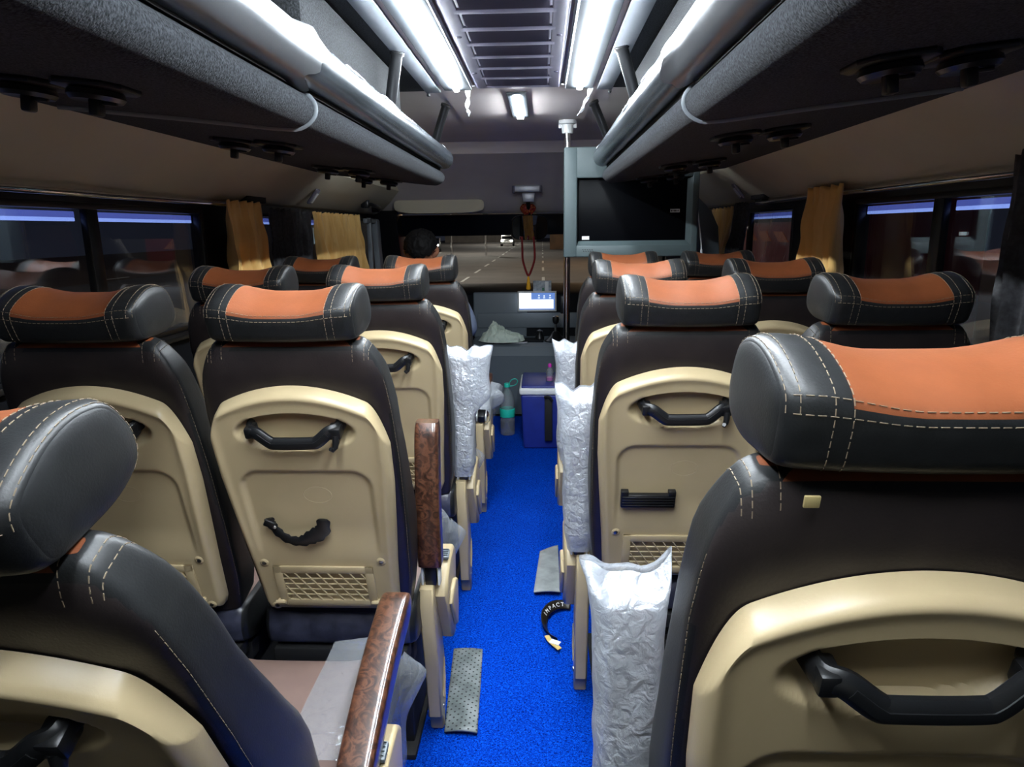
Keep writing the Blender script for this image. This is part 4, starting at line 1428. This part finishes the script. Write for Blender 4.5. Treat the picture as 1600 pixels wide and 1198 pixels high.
for ch, u0 in (('I', 0.52), ('M', 0.45), ('P', 0.37), ('A', 0.29), ('C', 0.21), ('T', 0.13)):
    cu = bpy.data.curves.new('letter', 'FONT'); cu.body = ch; cu.size = 0.021; cu.extrude = 0.0004; cu.align_x = 'CENTER'
    lo = bpy.data.objects.new('letter', cu)
    me = bpy.data.meshes.new_from_object(lo)
    p = Vector(fn(u0, 0.72)); p2 = Vector(fn(u0, 0.3))
    ey = (p2-p).normalized()
    ex = (Vector(fn(u0-0.03, 0.6))-Vector(fn(u0+0.03, 0.6))).normalized()
    ez = ex.cross(ey).normalized()
    if ez.z < 0: ez = -ez
    ex = ey.cross(ez).normalized()
    mw = Matrix((( ex.x, ey.x, ez.x, p.x), (ex.y, ey.y, ez.y, p.y), (ex.z, ey.z, ez.z, p.z), (0, 0, 0, 1))) @ Matrix.Translation((0, 0, 0.0022))
    m.add([mw @ v.co for v in me.vertices], [tuple(f.vertices) for f in me.polygons], 'white')
    bpy.data.objects.remove(lo); bpy.data.curves.remove(cu); bpy.data.meshes.remove(me)
m.build('lettering', st, 0)
m = MB()
m.box((-0.035, -0.128, 0.016), (0.035, 0.022, 0.003), 'white', 0.001, rot=('Z', -0.5))
m.tube([(-0.062, -0.085, 0.012), (-0.05, -0.12, 0.014), (-0.02, -0.16, 0.012)], (0.002, 0.010), 'stickergold', 6, flat=(0, 0, 1))
tag(m.build('torn_end', st), 'white torn backing paper')

# cooler box
co = thing('cooler_box', (0.015, 4.38, 0), 'navy blue cooler box with a white rimmed lid on the aisle floor', 'cooler')
m = MB()
bq = bmesh.new(); bmesh.ops.create_cube(bq, size=1.0); bmesh.ops.scale(bq, vec=(0.30, 0.43, 0.355), verts=bq.verts)
for v in bq.verts:
    if v.co.z < 0: v.co.x *= 0.90; v.co.y *= 0.92
bmesh.ops.bevel(bq, geom=bq.edges[:], offset=0.014, segments=3, profile=0.5, affect='EDGES')
m.bm(bq, 'coolblue', Matrix.Translation((0, 0, 0.1785))); m.build('tub', co)
m = MB(); m.box((0, 0, 0.376), (0.318, 0.45, 0.044), 'white', 0.014, 4); lid = m.build('lid_rim', co)
m = MB(); m.box((0, 0, 0.402), (0.292, 0.424, 0.018), 'coolblue', 0.008, 3); m.build('lid', co)
m = MB()
m.box((0.022, -0.224, 0.20), (0.048, 0.014, 0.28), 'blackmatt', 0.006)
m.tube([(0.0, -0.236, 0.345), (0.01, -0.245, 0.352), (0.03, -0.238, 0.345), (0.045, -0.232, 0.32)], 0.009, 'blackmatt', 8)
m.build('strap', co)

# small bottle with magenta cap on the lid
sb = thing('small_bottle', (0.047, 4.30, 0.411), 'little clear bottle with magenta cap standing on the cooler lid', 'bottle')
m = MB(); m.lathe([(0.021, 0.0), (0.024, 0.004), (0.024, 0.028), (0.021, 0.036), (0.024, 0.045), (0.024, 0.066), (0.018, 0.082), (0.010, 0.092), (0.010, 0.097)], 'bottle', 20); m.build('bottle_body', sb)
m = MB(); m.lathe([(0.0225, 0.008), (0.0225, 0.027), (0.0, 0.027)], 'pink', 20); m.build('drink_remains', sb)
m = MB(); m.lathe([(0.012, 0.094), (0.012, 0.108), (0.008, 0.116), (0, 0.117)], 'pink', 16); m.build('cap', sb)

# big water bottle with teal cap and loop
wb = thing('water_bottle', (-0.236, 4.50, 0), 'large clear water bottle with teal label and looped cap on the carpet', 'bottle')
prof = [(0.040, 0.0), (0.048, 0.006), (0.050, 0.02), (0.048, 0.035), (0.050, 0.05), (0.048, 0.065), (0.050, 0.08), (0.049, 0.115)]
prof += [(0.047, 0.12), (0.047, 0.185), (0.050, 0.19), (0.049, 0.205), (0.050, 0.22), (0.048, 0.25), (0.040, 0.28), (0.026, 0.305), (0.016, 0.322), (0.015, 0.338)]
m = MB(); m.lathe(prof, 'bottle', 30); m.build('bottle_body', wb)
m = MB(); m.lathe([(0.0, 0.004), (0.045, 0.006), (0.0465, 0.02), (0.045, 0.10), (0.0, 0.101)], 'water', 28); m.build('water', wb)
m = MB(); m.lathe([(0.0505, 0.128), (0.0515, 0.130), (0.0515, 0.182), (0.0505, 0.184)], 'teal', 30); m.build('bottle_label', wb)
m = MB(); m.lathe([(0.020, 0.330), (0.020, 0.352), (0.017, 0.356), (0, 0.357)], 'teal', 20)
m.tube([tuple(p) for p in spline([(0.012, 0, 0.352), (0.03, -0.004, 0.378), (0.055, -0.006, 0.386), (0.070, -0.004, 0.372), (0.062, 0, 0.350), (0.04, 0, 0.338), (0.018, 0, 0.336)], 30, False)], 0.003, 'teal', 8)
m.build('cap', wb)

# ------------------------------------------------------------------ cab: tablet, papers, towel, gear lever, mirror
tb = thing('tablet', (-0.04, 5.33, 0.815), 'bright lit tablet in a white frame mounted in front of the dashboard', 'tablet')
m = MB()
for (c, s) in (((0, 0, 0.071), (0.30, 0.014, 0.014)), ((0, 0, -0.071), (0.30, 0.014, 0.014)), ((-0.143, 0, 0), (0.014, 0.014, 0.15)), ((0.143, 0, 0), (0.014, 0.014, 0.15))):
    m.box(c, s, 'white', 0.004)
m.build('frame', tb)
m = MB(); m.box((0, 0.002, 0), (0.278, 0.006, 0.134), 'tablet'); so = m.build('screen', tb, 0)
m = MB()
for k, xx in enumerate((0.015, 0.055, 0.10)):
    m.box((xx, -0.0018, 0.044-0.004*(k % 2)), (0.010, 0.001, 0.010), 'ledtxt'); m.box((xx, -0.0018, 0.026), (0.016, 0.001, 0.006), 'ledtxt')
m.build('screen_icons', so, 0)
m = MB(); m.box((0, 0.045, -0.01), (0.05, 0.07, 0.05), 'black', 0.006); m.build('mount', tb)
pk = thing('papers', (0.0, 5.36, 0.925), 'grey clear wallet of papers leaning behind the lit tablet', 'papers')
m = MB(); m.box((0, 0, 0.0), (0.14, 0.012, 0.09), 'papergrey', 0.002); m.build('wallet', pk)
m = MB(); m.box((0.035, -0.010, -0.002), (0.028, 0.010, 0.082), 'white', 0.004); m.build('folded_receipt', pk)
m = MB(); m.box((0.008, -0.008, -0.022), (0.018, 0.004, 0.026), 'greenpaper', 0.001); m.box((-0.03, -0.008, -0.02), (0.03, 0.004, 0.03), 'papergrey', 0.001); m.build('printed_slip', pk)

tw = MB()
def fn(u, v):
    a = 2*PI*u
    r = math.sin(PI*0.5*v)
    rx, ry = 0.165, 0.10
    c, d = math.cos(a), math.sin(a)
    k = 1+0.16*noise.noise(Vector((c*1.6, d*1.6, v*2)))+0.06*noise.noise(Vector((c*5, d*5, v*6)))
    x, y = rx*r*k*c, ry*r*k*d
    hump = 0.062*math.exp(-((x+0.045)/0.07)**2)+0.052
    rid = 1-abs(noise.noise(Vector((x*17+1.3, y*17, 4.0))))*1.9
    rid2 = 1-abs(noise.noise(Vector((x*38, y*38+2.0, 8.0))))*1.8
    z = (1-v**3)*(hump*(0.62+0.42*rid)+0.014*rid2+0.03*math.exp(-((x+0.055)/0.018)**2-((y)/0.03)**2))
    return (x+0.012*noise.noise(Vector((x*25, y*25, z*30))), y, max(0.0, z) if v < 0.985 else 0.0)
tw.grid(fn, 140, 70, 'cloth', True)
o = tw.build('crumpled_towel', None, 80, (-0.30, 5.09, 0.548))
tag(o, 'crumpled pale green cloth lying on the engine cover', 'cloth')

gl = thing('gear_lever', (0.10, 5.14, 0.536), 'black gear lever with rubber boot on the engine cover by the pole', 'gear lever')
m = MB(); m.lathe([(0.085, 0.0), (0.085, 0.008), (0.065, 0.02), (0.055, 0.032), (0.045, 0.036), (0.030, 0.06), (0.016, 0.075)], 'black', 24); m.build('boot', gl)
m = MB(); m.tube([(0, 0, 0.07), (0.0, 0.0, 0.12), (0.0, -0.01, 0.15)], 0.009, 'steel', 10); m.build('stick', gl)
m = MB(); m.lathe([(0.012, 0.0), (0.022, 0.012), (0.026, 0.035), (0.022, 0.055), (0.0, 0.062)], 'black', 18, (0, -0.008, 0.13)); m.build('knob', gl)
m = MB(); m.lathe([(0.034, 0.0), (0.034, 0.02), (0.02, 0.05), (0.024, 0.07), (0, 0.082)], 'black', 16, (-0.02, 5.20, 0.536)); tag(m.build('hand_knob'), 'small black round knob standing beside the gear lever', 'knob')

mr = thing('rear_view_mirror', (-0.092, 5.05, 1.368), 'wide rear view mirror with bulging edge hanging from the windscreen header', 'mirror')
m = MB()
N = 40
def oval(a, kx=0.14, kz=0.088, n=0.55):
    c, s = math.cos(a), math.sin(a)
    return (kx*math.copysign(abs(c)**n, c), kz*math.copysign(abs(s)**n, s))
rows = [(0.9, 0.030), (1.0, 0.012), (1.0, -0.008), (0.985, -0.016), (0.965, -0.018)]
vs = []
for f, y in rows:
    for k in range(N):
        x, z = oval(2*PI*k/N); vs.append((x*f, y, z*f))
m.add(vs, [(i*N+k, i*N+(k+1) % N, (i+1)*N+(k+1) % N, (i+1)*N+k) for i in range(4) for k in range(N)]+[tuple(range(N))], 'black')
m.build('mirror_shell', mr).rotation_euler = (0.05, 0, 0.45)
m = MB()
vs = []
R_ = 7
for i in range(R_+1):
    f = 0.965*(1-i/R_)
    for k in range(N):
        x, z = oval(2*PI*k/N)
        x *= f; z *= f
        vs.append((x, -0.018-0.010*(1-(x/0.136)**2), z))
m.add(vs, [(i*N+k, i*N+(k+1) % N, (i+1)*N+(k+1) % N, (i+1)*N+k) for i in range(R_) for k in range(N)], 'mirror')
m.build('mirror_glass', mr).rotation_euler = (0.05, 0, 0.45)
m = MB()
m.tube([(0.0, 0.02, 0.08), (-0.004, 0.0, 0.13), (-0.006, -0.07, 0.185)], [0.014, 0.013, 0.016], 'black', 12)
m.prism([(-0.048, 0.235), (0.046, 0.235), (0.036, 0.172), (-0.038, 0.172)], -0.13, -0.06, 'silver', 'XZ', 0.008)
m.build('mirror_stem', mr)
m = MB()
m.box((-0.008, -0.165, 0.258), (0.19, 0.06, 0.046), 'silver', 0.008, 3)
m.box((-0.100, -0.165, 0.254), (0.022, 0.062, 0.05), 'acdark', 0.006); m.box((0.082, -0.165, 0.256), (0.022, 0.062, 0.044), 'acdark', 0.006)
m.build('header_lamp', mr)
# red and gold cloth tied round the stem
m = MB()
def fn(u, v):
    a = 2*PI*u
    r = 0.020+0.022*math.sin(PI*min(1, v*0.9+0.1))+0.004*math.sin(a*6+v*5)
    return (-0.008+r*1.25*math.cos(a), 0.022+r*0.8*math.sin(a), 0.165-0.075*v)
m.grid(fn, 48, 14, 'redcloth', True)
tag(m.build('red_scarf', None, 60, (-0.092, 5.05, 1.368)), 'red cloth with gold pattern tied around the mirror stem', 'scarf')
# prayer beads with a yellow tassel
bd = thing('bead_garland', (-0.094, 4.985, 1.28), 'dark red bead garland with yellow tassel hanging from the mirror', 'beads')
path = spline([(-0.048, 0.0, 0.02), (-0.046, 0, -0.06), (-0.044, 0, -0.13), (-0.026, 0, -0.20), (-0.004, 0, -0.245), (0.020, 0, -0.20), (0.040, 0, -0.13), (0.040, 0, -0.06), (0.034, 0, 0.02)], 60, False)
m = MB()
for i, p in enumerate(path):
    rr = 0.0085
    m.lathe([(0, -rr), (rr*0.75, -rr*0.65), (rr, 0), (rr*0.75, rr*0.65), (0, rr)], 'red', 8, p)
m.build('beads', bd)
m = MB(); m.lathe([(0.004, -0.25), (0.008, -0.262), (0.011, -0.29), (0.018, -0.335), (0.014, -0.345), (0, -0.342)], 'yellow', 14, (-0.004, 0, 0)); m.build('tassel', bd)

# sun visor
vz = thing('sun_visor', (-0.74, 5.10, 1.53), 'long beige sun visor along the windscreen top', 'sun visor')
m = MB()
N = 48
vs = []
for y, f in ((-0.012, 0.96), (-0.006, 1.0), (0.006, 1.0), (0.012, 0.96)):
    for k in range(N):
        c, s = math.cos(2*PI*k/N), math.sin(2*PI*k/N)
        x = 0.325*math.copysign(abs(c)**0.45, c); z = 0.055*math.copysign(abs(s)**0.6, s)
        z -= 0.0
        vs.append((x*f, y-0.25*z, z*f))
m.add(vs, [(i*N+k, i*N+(k+1) % N, (i+1)*N+(k+1) % N, (i+1)*N+k) for i in range(3) for k in range(N)]+[tuple(range(N)), tuple(range(3*N, 4*N))], 'sidepanel')
m.build('visor_panel', vz)
m = MB(); m.tube([(-0.30, 0, 0.04), (-0.315, 0.04, 0.06), (-0.32, 0.08, 0.07)], 0.006, 'black', 8); m.build('visor_arm', vz)

# ------------------------------------------------------------------ person on the cab seat
cs = thing('cab_seat', (-0.69, 3.98, 0), 'black cab seat under the dark haired person', 'seat')
m = MB(); m.box((0, 0.05, 0.40), (0.46, 0.48, 0.12), 'leather', 0.03, 3); m.build('seat_cushion', cs)
m = MB(); m.box((0, -0.24, 0.66), (0.44, 0.11, 0.56), 'leather', 0.04, 3, rot=('X', 0.12)); m.build('backrest', cs)
m = MB(); m.box((0, 0.05, 0.17), (0.36, 0.40, 0.34), 'blackmatt', 0.01); m.build('seat_base', cs)

def skin_mesh(name, V, E_, R_, mt, parent, root=0, sub=2):
    me = bpy.data.meshes.new(name)
    me.from_pydata(V, E_, [])
    me.materials.append(M[mt])
    o = bpy.data.objects.new(name, me); COL.objects.link(o)
    if parent: o.parent = parent
    k = o.modifiers.new('skin', 'SKIN'); k.use_smooth_shade = True
    d = me.skin_vertices[0].data
    for i, r in enumerate(R_):
        d[i].radius = r if isinstance(r, tuple) else (r, r)
        d[i].use_root = (i == root)
    s_ = o.modifiers.new('sub', 'SUBSURF'); s_.levels = sub; s_.render_levels = sub
    return o
pv = []; pe = []; pr = []
def pn(co, r, par=None):
    pv.append(co); pr.append(r)
    if par is not None: pe.append((par, len(pv)-1))
    return len(pv)-1
hip = pn((0, 0.02, 0.56), (0.15, 0.11))
bel = pn((0, -0.02, 0.74), (0.14, 0.10), hip)
che = pn((0, -0.05, 0.92), (0.15, 0.105), bel)
nk0 = pn((0, -0.05, 1.06), (0.065, 0.06), che)
nk1 = pn((0.0, -0.035, 1.13), (0.055, 0.055), nk0)
hd0 = pn((0.004, -0.02, 1.20), (0.070, 0.080), nk1)
hd1 = pn((0.006, -0.02, 1.275), (0.084, 0.096), hd0)
hd2 = pn((0.006, -0.03, 1.335), (0.050, 0.060), hd1)
ns0 = pn((0.004, 0.075, 1.225), 0.014, hd0)
for s in (-1, 1):
    sh_ = pn((s*0.17, -0.05, 1.01), 0.06, che)
    el_ = pn((s*0.27, 0.0, 0.80), 0.042, sh_)
    wr_ = pn((s*0.17, 0.24, 0.66), 0.028, el_)
    hn_ = pn((s*0.145, 0.30, 0.655), (0.036, 0.018), wr_)
    for q, (dx, L_) in enumerate(((-0.030, 0.062), (-0.011, 0.078), (0.009, 0.074), (0.028, 0.058))):
        k1 = pn((s*(0.14+dx), 0.335+0.004*(1-abs(q-1.5)), 0.655), 0.0088, hn_)
        k2 = pn((s*(0.14+dx*1.15), 0.335+L_*0.6, 0.648), 0.0080, k1)
        k3 = pn((s*(0.14+dx*1.2), 0.335+L_, 0.628), 0.0070, k2)
    t1 = pn((s*(0.145-0.045), 0.30, 0.652), 0.010, hn_)
    t2 = pn((s*(0.145-0.062), 0.335, 0.642), 0.0085, t1)
    th = pn((s*0.10, 0.10, 0.54), 0.085, hip)
    kn = pn((s*0.15, 0.42, 0.57), 0.060, th)
    an_ = pn((s*0.14, 0.50, 0.14), 0.038, kn)
    to_ = pn((s*0.15, 0.64, 0.05), 0.035, an_)
    er = pn((s*0.100+0.006, -0.02, 1.225), (0.010, 0.024), hd1)
per = skin_mesh('person', pv, pe, pr, 'skin', None)
per.location = (-0.69, 3.98, 0.0)
tag(per, 'person with short black hair and grey blue shirt sitting in the cab, seen from behind', 'person')
sv = [(0, 0.01, 0.60), (0, -0.02, 0.75), (0, -0.05, 0.92), (0, -0.05, 1.045)]; se = [(0, 1), (1, 2), (2, 3)]; sr = [(0.168, 0.13), (0.158, 0.118), (0.168, 0.122), (0.085, 0.078)]
for s in (-1, 1):
    b_ = len(sv)
    sv += [(s*0.17, -0.05, 1.01), (s*0.235, -0.022, 0.885), (s*0.272, 0.0, 0.80), (s*0.235, 0.08, 0.755)]
    sr += [0.076, 0.064, 0.058, 0.052]
    se += [(2, b_), (b_, b_+1), (b_+1, b_+2), (b_+2, b_+3)]
skin_mesh('shirt', sv, se, sr, 'shirt', per)
tv_ = [(0, 0.02, 0.58)]; te = []; tr_ = [(0.165, 0.12)]
for s in (-1, 1):
    b_ = len(tv_)
    tv_ += [(s*0.10, 0.10, 0.545), (s*0.15, 0.42, 0.572), (s*0.142, 0.485, 0.20)]
    tr_ += [0.096, 0.073, 0.058]; te += [(0, b_), (b_, b_+1), (b_+1, b_+2)]
skin_mesh('trousers', tv_, te, tr_, 'trousers', per)
m = MB()
def fn(u, v):
    a = 2*PI*u; t = v*PI*0.5
    c = math.cos(a); sI = math.sin(a)
    low = 0.80+0.46*max(0, -sI)+0.10*noise.noise(Vector((c*6, sI*6, 2.0)))
    th_ = v*(PI/2)*low*1.05
    q = Vector((math.sin(th_)*c, math.sin(th_)*sI, math.cos(th_)))
    n_ = 1+0.055*noise.noise(q*3.2)+0.045*noise.noise(Vector((q.x*14, q.y*14, q.z*5)))+0.02*noise.noise(q*26)
    return (0.006+0.098*n_*q.x, -0.028+0.112*n_*q.y, 1.262+0.106*n_*q.z)
m.grid(fn, 96, 48, 'hair', True)
m.build('hair', per, 70)
for s in (-1, 1):
    m = MB(); m.lathe([(0, -0.009), (0.007, -0.006), (0.010, 0), (0.007, 0.006), (0, 0.009)], 'white', 12, (0.005+s*0.03, 0.052, 1.25)); m.build('eye', per)

# ------------------------------------------------------------------ outside: road, kerb, vehicles, added street lamps, buildings
RZ = -0.9
m = MB(); m.box((-4.0, 90, RZ-0.05), (34, 167, 0.1), 'road'); rd = struct(m, 'road', 0)
m = MB()
for xl, ys_ in ((-3.55, [30.5+i*6.4 for i in range(14)]), (0.05, [30+i*8.5 for i in range(12)]), (-16.5, [27+9*i for i in range(8)]), (-22.0, [33+12*i for i in range(5)])):
    for y in ys_:
        m.box((xl, y+1.6, RZ+0.006), (0.13, 3.2, 0.012), 'roadpaint')
o = m.build('lane_marking', rd, 0)
m = MB(); m.box((-35, 60, RZ-0.05), (28, 140, 0.1), 'verge'); struct(m, 'ground', 0)
m = MB(); m.box((24, 60, RZ-0.05), (22, 140, 0.1), 'verge'); struct(m, 'ground_verge', 0)

def added_street_lamp(x, y, label, lc, power, arm):  # unseen lamps, added to light the road, hoarding and coach
    t = thing('added_street_lamp', (x, y, RZ), label, 'added street lamp', 'added lamps lighting the road')
    a = MB(); a.tube([(0, 0, 0), (0, 0, 6.5), (arm*0.4, 0, 7.2), (arm, 0, 7.35)], [0.09, 0.06, 0.05, 0.045], 'steel', 10); a.build('post', t)
    b = MB(); b.box((arm*1.2, 0, 7.33), (0.7, 0.22, 0.12), 'greypaint', 0.03); h = b.build('lamp_head', t)
    c = MB(); c.box((arm*1.2, 0, 7.25), (0.5, 0.16, 0.05), lc); c.build('diffuser', h)
    l = bpy.data.lights.new('added_street_light', 'POINT'); l.energy = power; l.shadow_soft_size = 0.3
    l.color = (1.0, 0.62, 0.32) if lc == 'warmlamp' else (1.0, 0.93, 0.82)
    lo = bpy.data.objects.new('added_street_light', l); COL.objects.link(lo); lo.parent = t; lo.location = (arm*1.2, 0, 7.0)
    return t
added_street_lamp(-7.5, 33, 'nearest tall added street lamp on the far side of the road', 'headlamp', 1430, 1.6)
added_street_lamp(-8.5, 66, 'tall added street lamp beyond the parked car, road centre side', 'headlamp', 1980, 1.6)
added_street_lamp(-8.5, 105, 'most distant tall added street lamp at the end of the road', 'headlamp', 1980, 1.6)
added_street_lamp(6.5, 46, 'added orange street lamp beside the brown hoarding', 'warmlamp', 1100, -1.6)
added_street_lamp(3.1, 16.5, 'added orange street lamp near the red coach outside', 'warmlamp', 500, -0.3)

def car(x, y, rz, paint, label, lit=True):
    t = thing('car', (x, y, RZ), label, 'car', 'cars on the road', rz)
    m = MB()
    prof = [(-2.0, 0.28), (-2.05, 0.55), (-1.95, 0.85), (-1.25, 0.95), (-0.6, 1.42), (0.75, 1.45), (1.55, 1.0), (2.05, 0.92), (2.1, 0.4), (2.0, 0.28)]
    m.prism(prof, -0.85, 0.85, paint, 'YZ', 0.07, 3); m.build('body', t)
    for sg in (-1, 1):
        g = MB(); g.prism([(-1.05, 0.98), (-0.55, 1.36), (0.7, 1.39), (1.35, 1.02)], sg*0.852-0.004, sg*0.852+0.004, 'screen', 'YZ'); g.build('side_window', t)
        for yy in (-1.3, 1.3):
            w = MB(); w.cyl((sg*0.72, yy, 0.32), (sg*0.88, yy, 0.32), 0.32, 'blackmatt', 24); w.build('wheel', t)
        if lit:
            h = MB(); h.box((sg*0.62, -2.03, 0.72), (0.30, 0.08, 0.16), 'headlamp', 0.03); h.build('headlamp', t)
    g = MB(); g.prism([(-1.24, 0.99), (-1.20, 0.99), (-0.66, 1.38), (-0.70, 1.38)], -0.72, 0.72, 'screen', 'YZ'); g.build('windscreen', t)
    g = MB(); g.box((0, -2.06, 0.42), (0.5, 0.03, 0.12), 'white', 0.01); g.build('number_plate', t)
    return t
M['carpaint'] = mat('dark_car_paint', (40, 42, 48), 0.25, 0.3, coat=0.6)
M['carwhite'] = mat('pale_car_paint', (170, 172, 172), 0.25, 0.1, coat=0.6)
car(-11.6, 74, 0.1, 'carpaint', 'dark car with two bright headlamps beside the person head')
car(-4.7, 96, 0.0, 'carwhite', 'pale distant car with bright headlamps near the middle of the windscreen')

# red coach passing outside
M['busred'] = mat('red_paint', (170, 30, 36), 0.3, coat=0.5)
M['streakorange'] = mat('orange_lamp_streak', (236, 120, 30), 0.4)
rb = thing('red_coach', (5.4, 15.2, RZ), 'red coach with lamp streaks painted in orange seen through the small side window', 'bus')
m = MB(); m.box((0, 0, 1.75), (2.4, 9.0, 2.7), 'busred', 0.12, 4); m.build('body', rb)
m = MB()
for k in range(7):
    y = -3.0+0.9*k
    m.prism([(y, 1.98), (y+0.5, 1.98), (y+0.85, 2.16), (y+0.35, 2.16)], -1.212, -1.204, 'streakorange', 'YZ')
m.build('lamp_streaks', rb, 0)  # orange shapes stand in for blurred vehicle lamps
m = MB(); m.box((-1.206, 0, 2.55), (0.01, 8.0, 0.45), 'screen'); m.build('side_glass', rb)
for yy in (-3.0, 2.9):
    m = MB(); m.cyl((-1.20, yy, 0.48), (-0.9, yy, 0.48), 0.48, 'blackmatt', 28); m.build('wheel', rb)

# buildings and hoarding by the road
hb = thing('hoarding', (5.6, 78, RZ), 'long brown roadside hoarding lit orange beside the television', 'hoarding')
m = MB(); m.box((0, 0, 0.9), (9.5, 0.2, 1.8), 'verge', 0.02); m.build('panel', hb)
for x in (-4.6, -1.6, 1.5, 4.6):
    m = MB(); m.box((x, 0.16, 1.0), (0.14, 0.14, 2.0), 'steel', 0.01); m.build('post', hb)
def building(x, y, w, d, h, label, wins, lit):
    t = thing('building', (x, y, RZ), label, 'building', 'buildings along the road')
    m = MB(); m.box((0, 0, h/2), (w, d, h), 'concrete', 0.05); m.build('wall', t)
    for (wx, wz, ww, wh, on) in wins:
        f = MB(); f.box((wx, -d/2-0.03, wz), (ww+0.16, 0.08, wh+0.16), 'greypaint', 0.02); fo = f.build('window', t)
        g = MB(); g.box((wx, -d/2-0.075, wz), (ww, 0.02, wh), lit if on else 'screen'); g.build('pane', fo)
    r = MB(); r.box((0, 0, h+0.1), (w+0.5, d+0.5, 0.2), 'concrete', 0.04); r.build('roof', t)
    return t
M['concrete'] = mat('concrete', (110, 104, 98), 0.85, c2=(92, 88, 84), nscale=0.8)
building(-9.0, 128, 16, 10, 6.5, 'distant low building with a white lit shopfront at the road end', [(4.6, 2.0, 3.2, 0.7, True), (0.4, 2.0, 1.2, 0.8, True), (-4.0, 2.0, 1.6, 0.8, False), (7.0, 1.9, 0.8, 0.9, True)], 'shoplight')
building(-19.5, 62, 9, 9, 5.0, 'plain building with one lit window outside the cab door', [(1.5, 1.9, 1.6, 1.3, True), (-2.0, 1.9, 1.4, 1.1, False)], 'shopdim')
building(12.0, 112, 13, 8, 7.0, 'dark building with a warm lit window behind the hoarding', [(-4.5, 2.6, 1.2, 1.4, True), (0.0, 2.6, 1.4, 1.1, False), (4.0, 2.6, 1.4, 1.1, False)], 'warmlamp')
sg_ = thing('signal_light', (-4.95, 62, RZ), 'small green signal light on a thin post beside the sun visor', 'traffic light')
m = MB(); m.cyl((0, 0, 0), (0, 0, 3.6), 0.06, 'steel', 10); m.build('post', sg_)
m = MB(); m.box((0, 0, 3.9), (0.4, 0.25, 0.8), 'blackmatt', 0.03); m.build('lamp_box', sg_)
m = MB(); m.lathe([(0.0, 0.0), (0.13, 0.0), (0.13, 0.02), (0.0, 0.03)], 'greenlamp', 20, (0, -0.125, 3.75), (0, -1, 0)); m.build('green_lens', sg_)
# the coach's own headlamps lighting the road
for sx in (-0.85, 0.7):
    l = bpy.data.lights.new('headlamp_beam', 'SPOT'); l.energy = 1200; l.spot_size = math.radians(60); l.spot_blend = 0.8; l.shadow_soft_size = 0.08; l.color = (1, 0.95, 0.85)
    lo = bpy.data.objects.new('headlamp_beam', l); COL.objects.link(lo); lo.location = (sx, 6.4, -0.15); lo.rotation_euler = (math.radians(87), 0, 0)
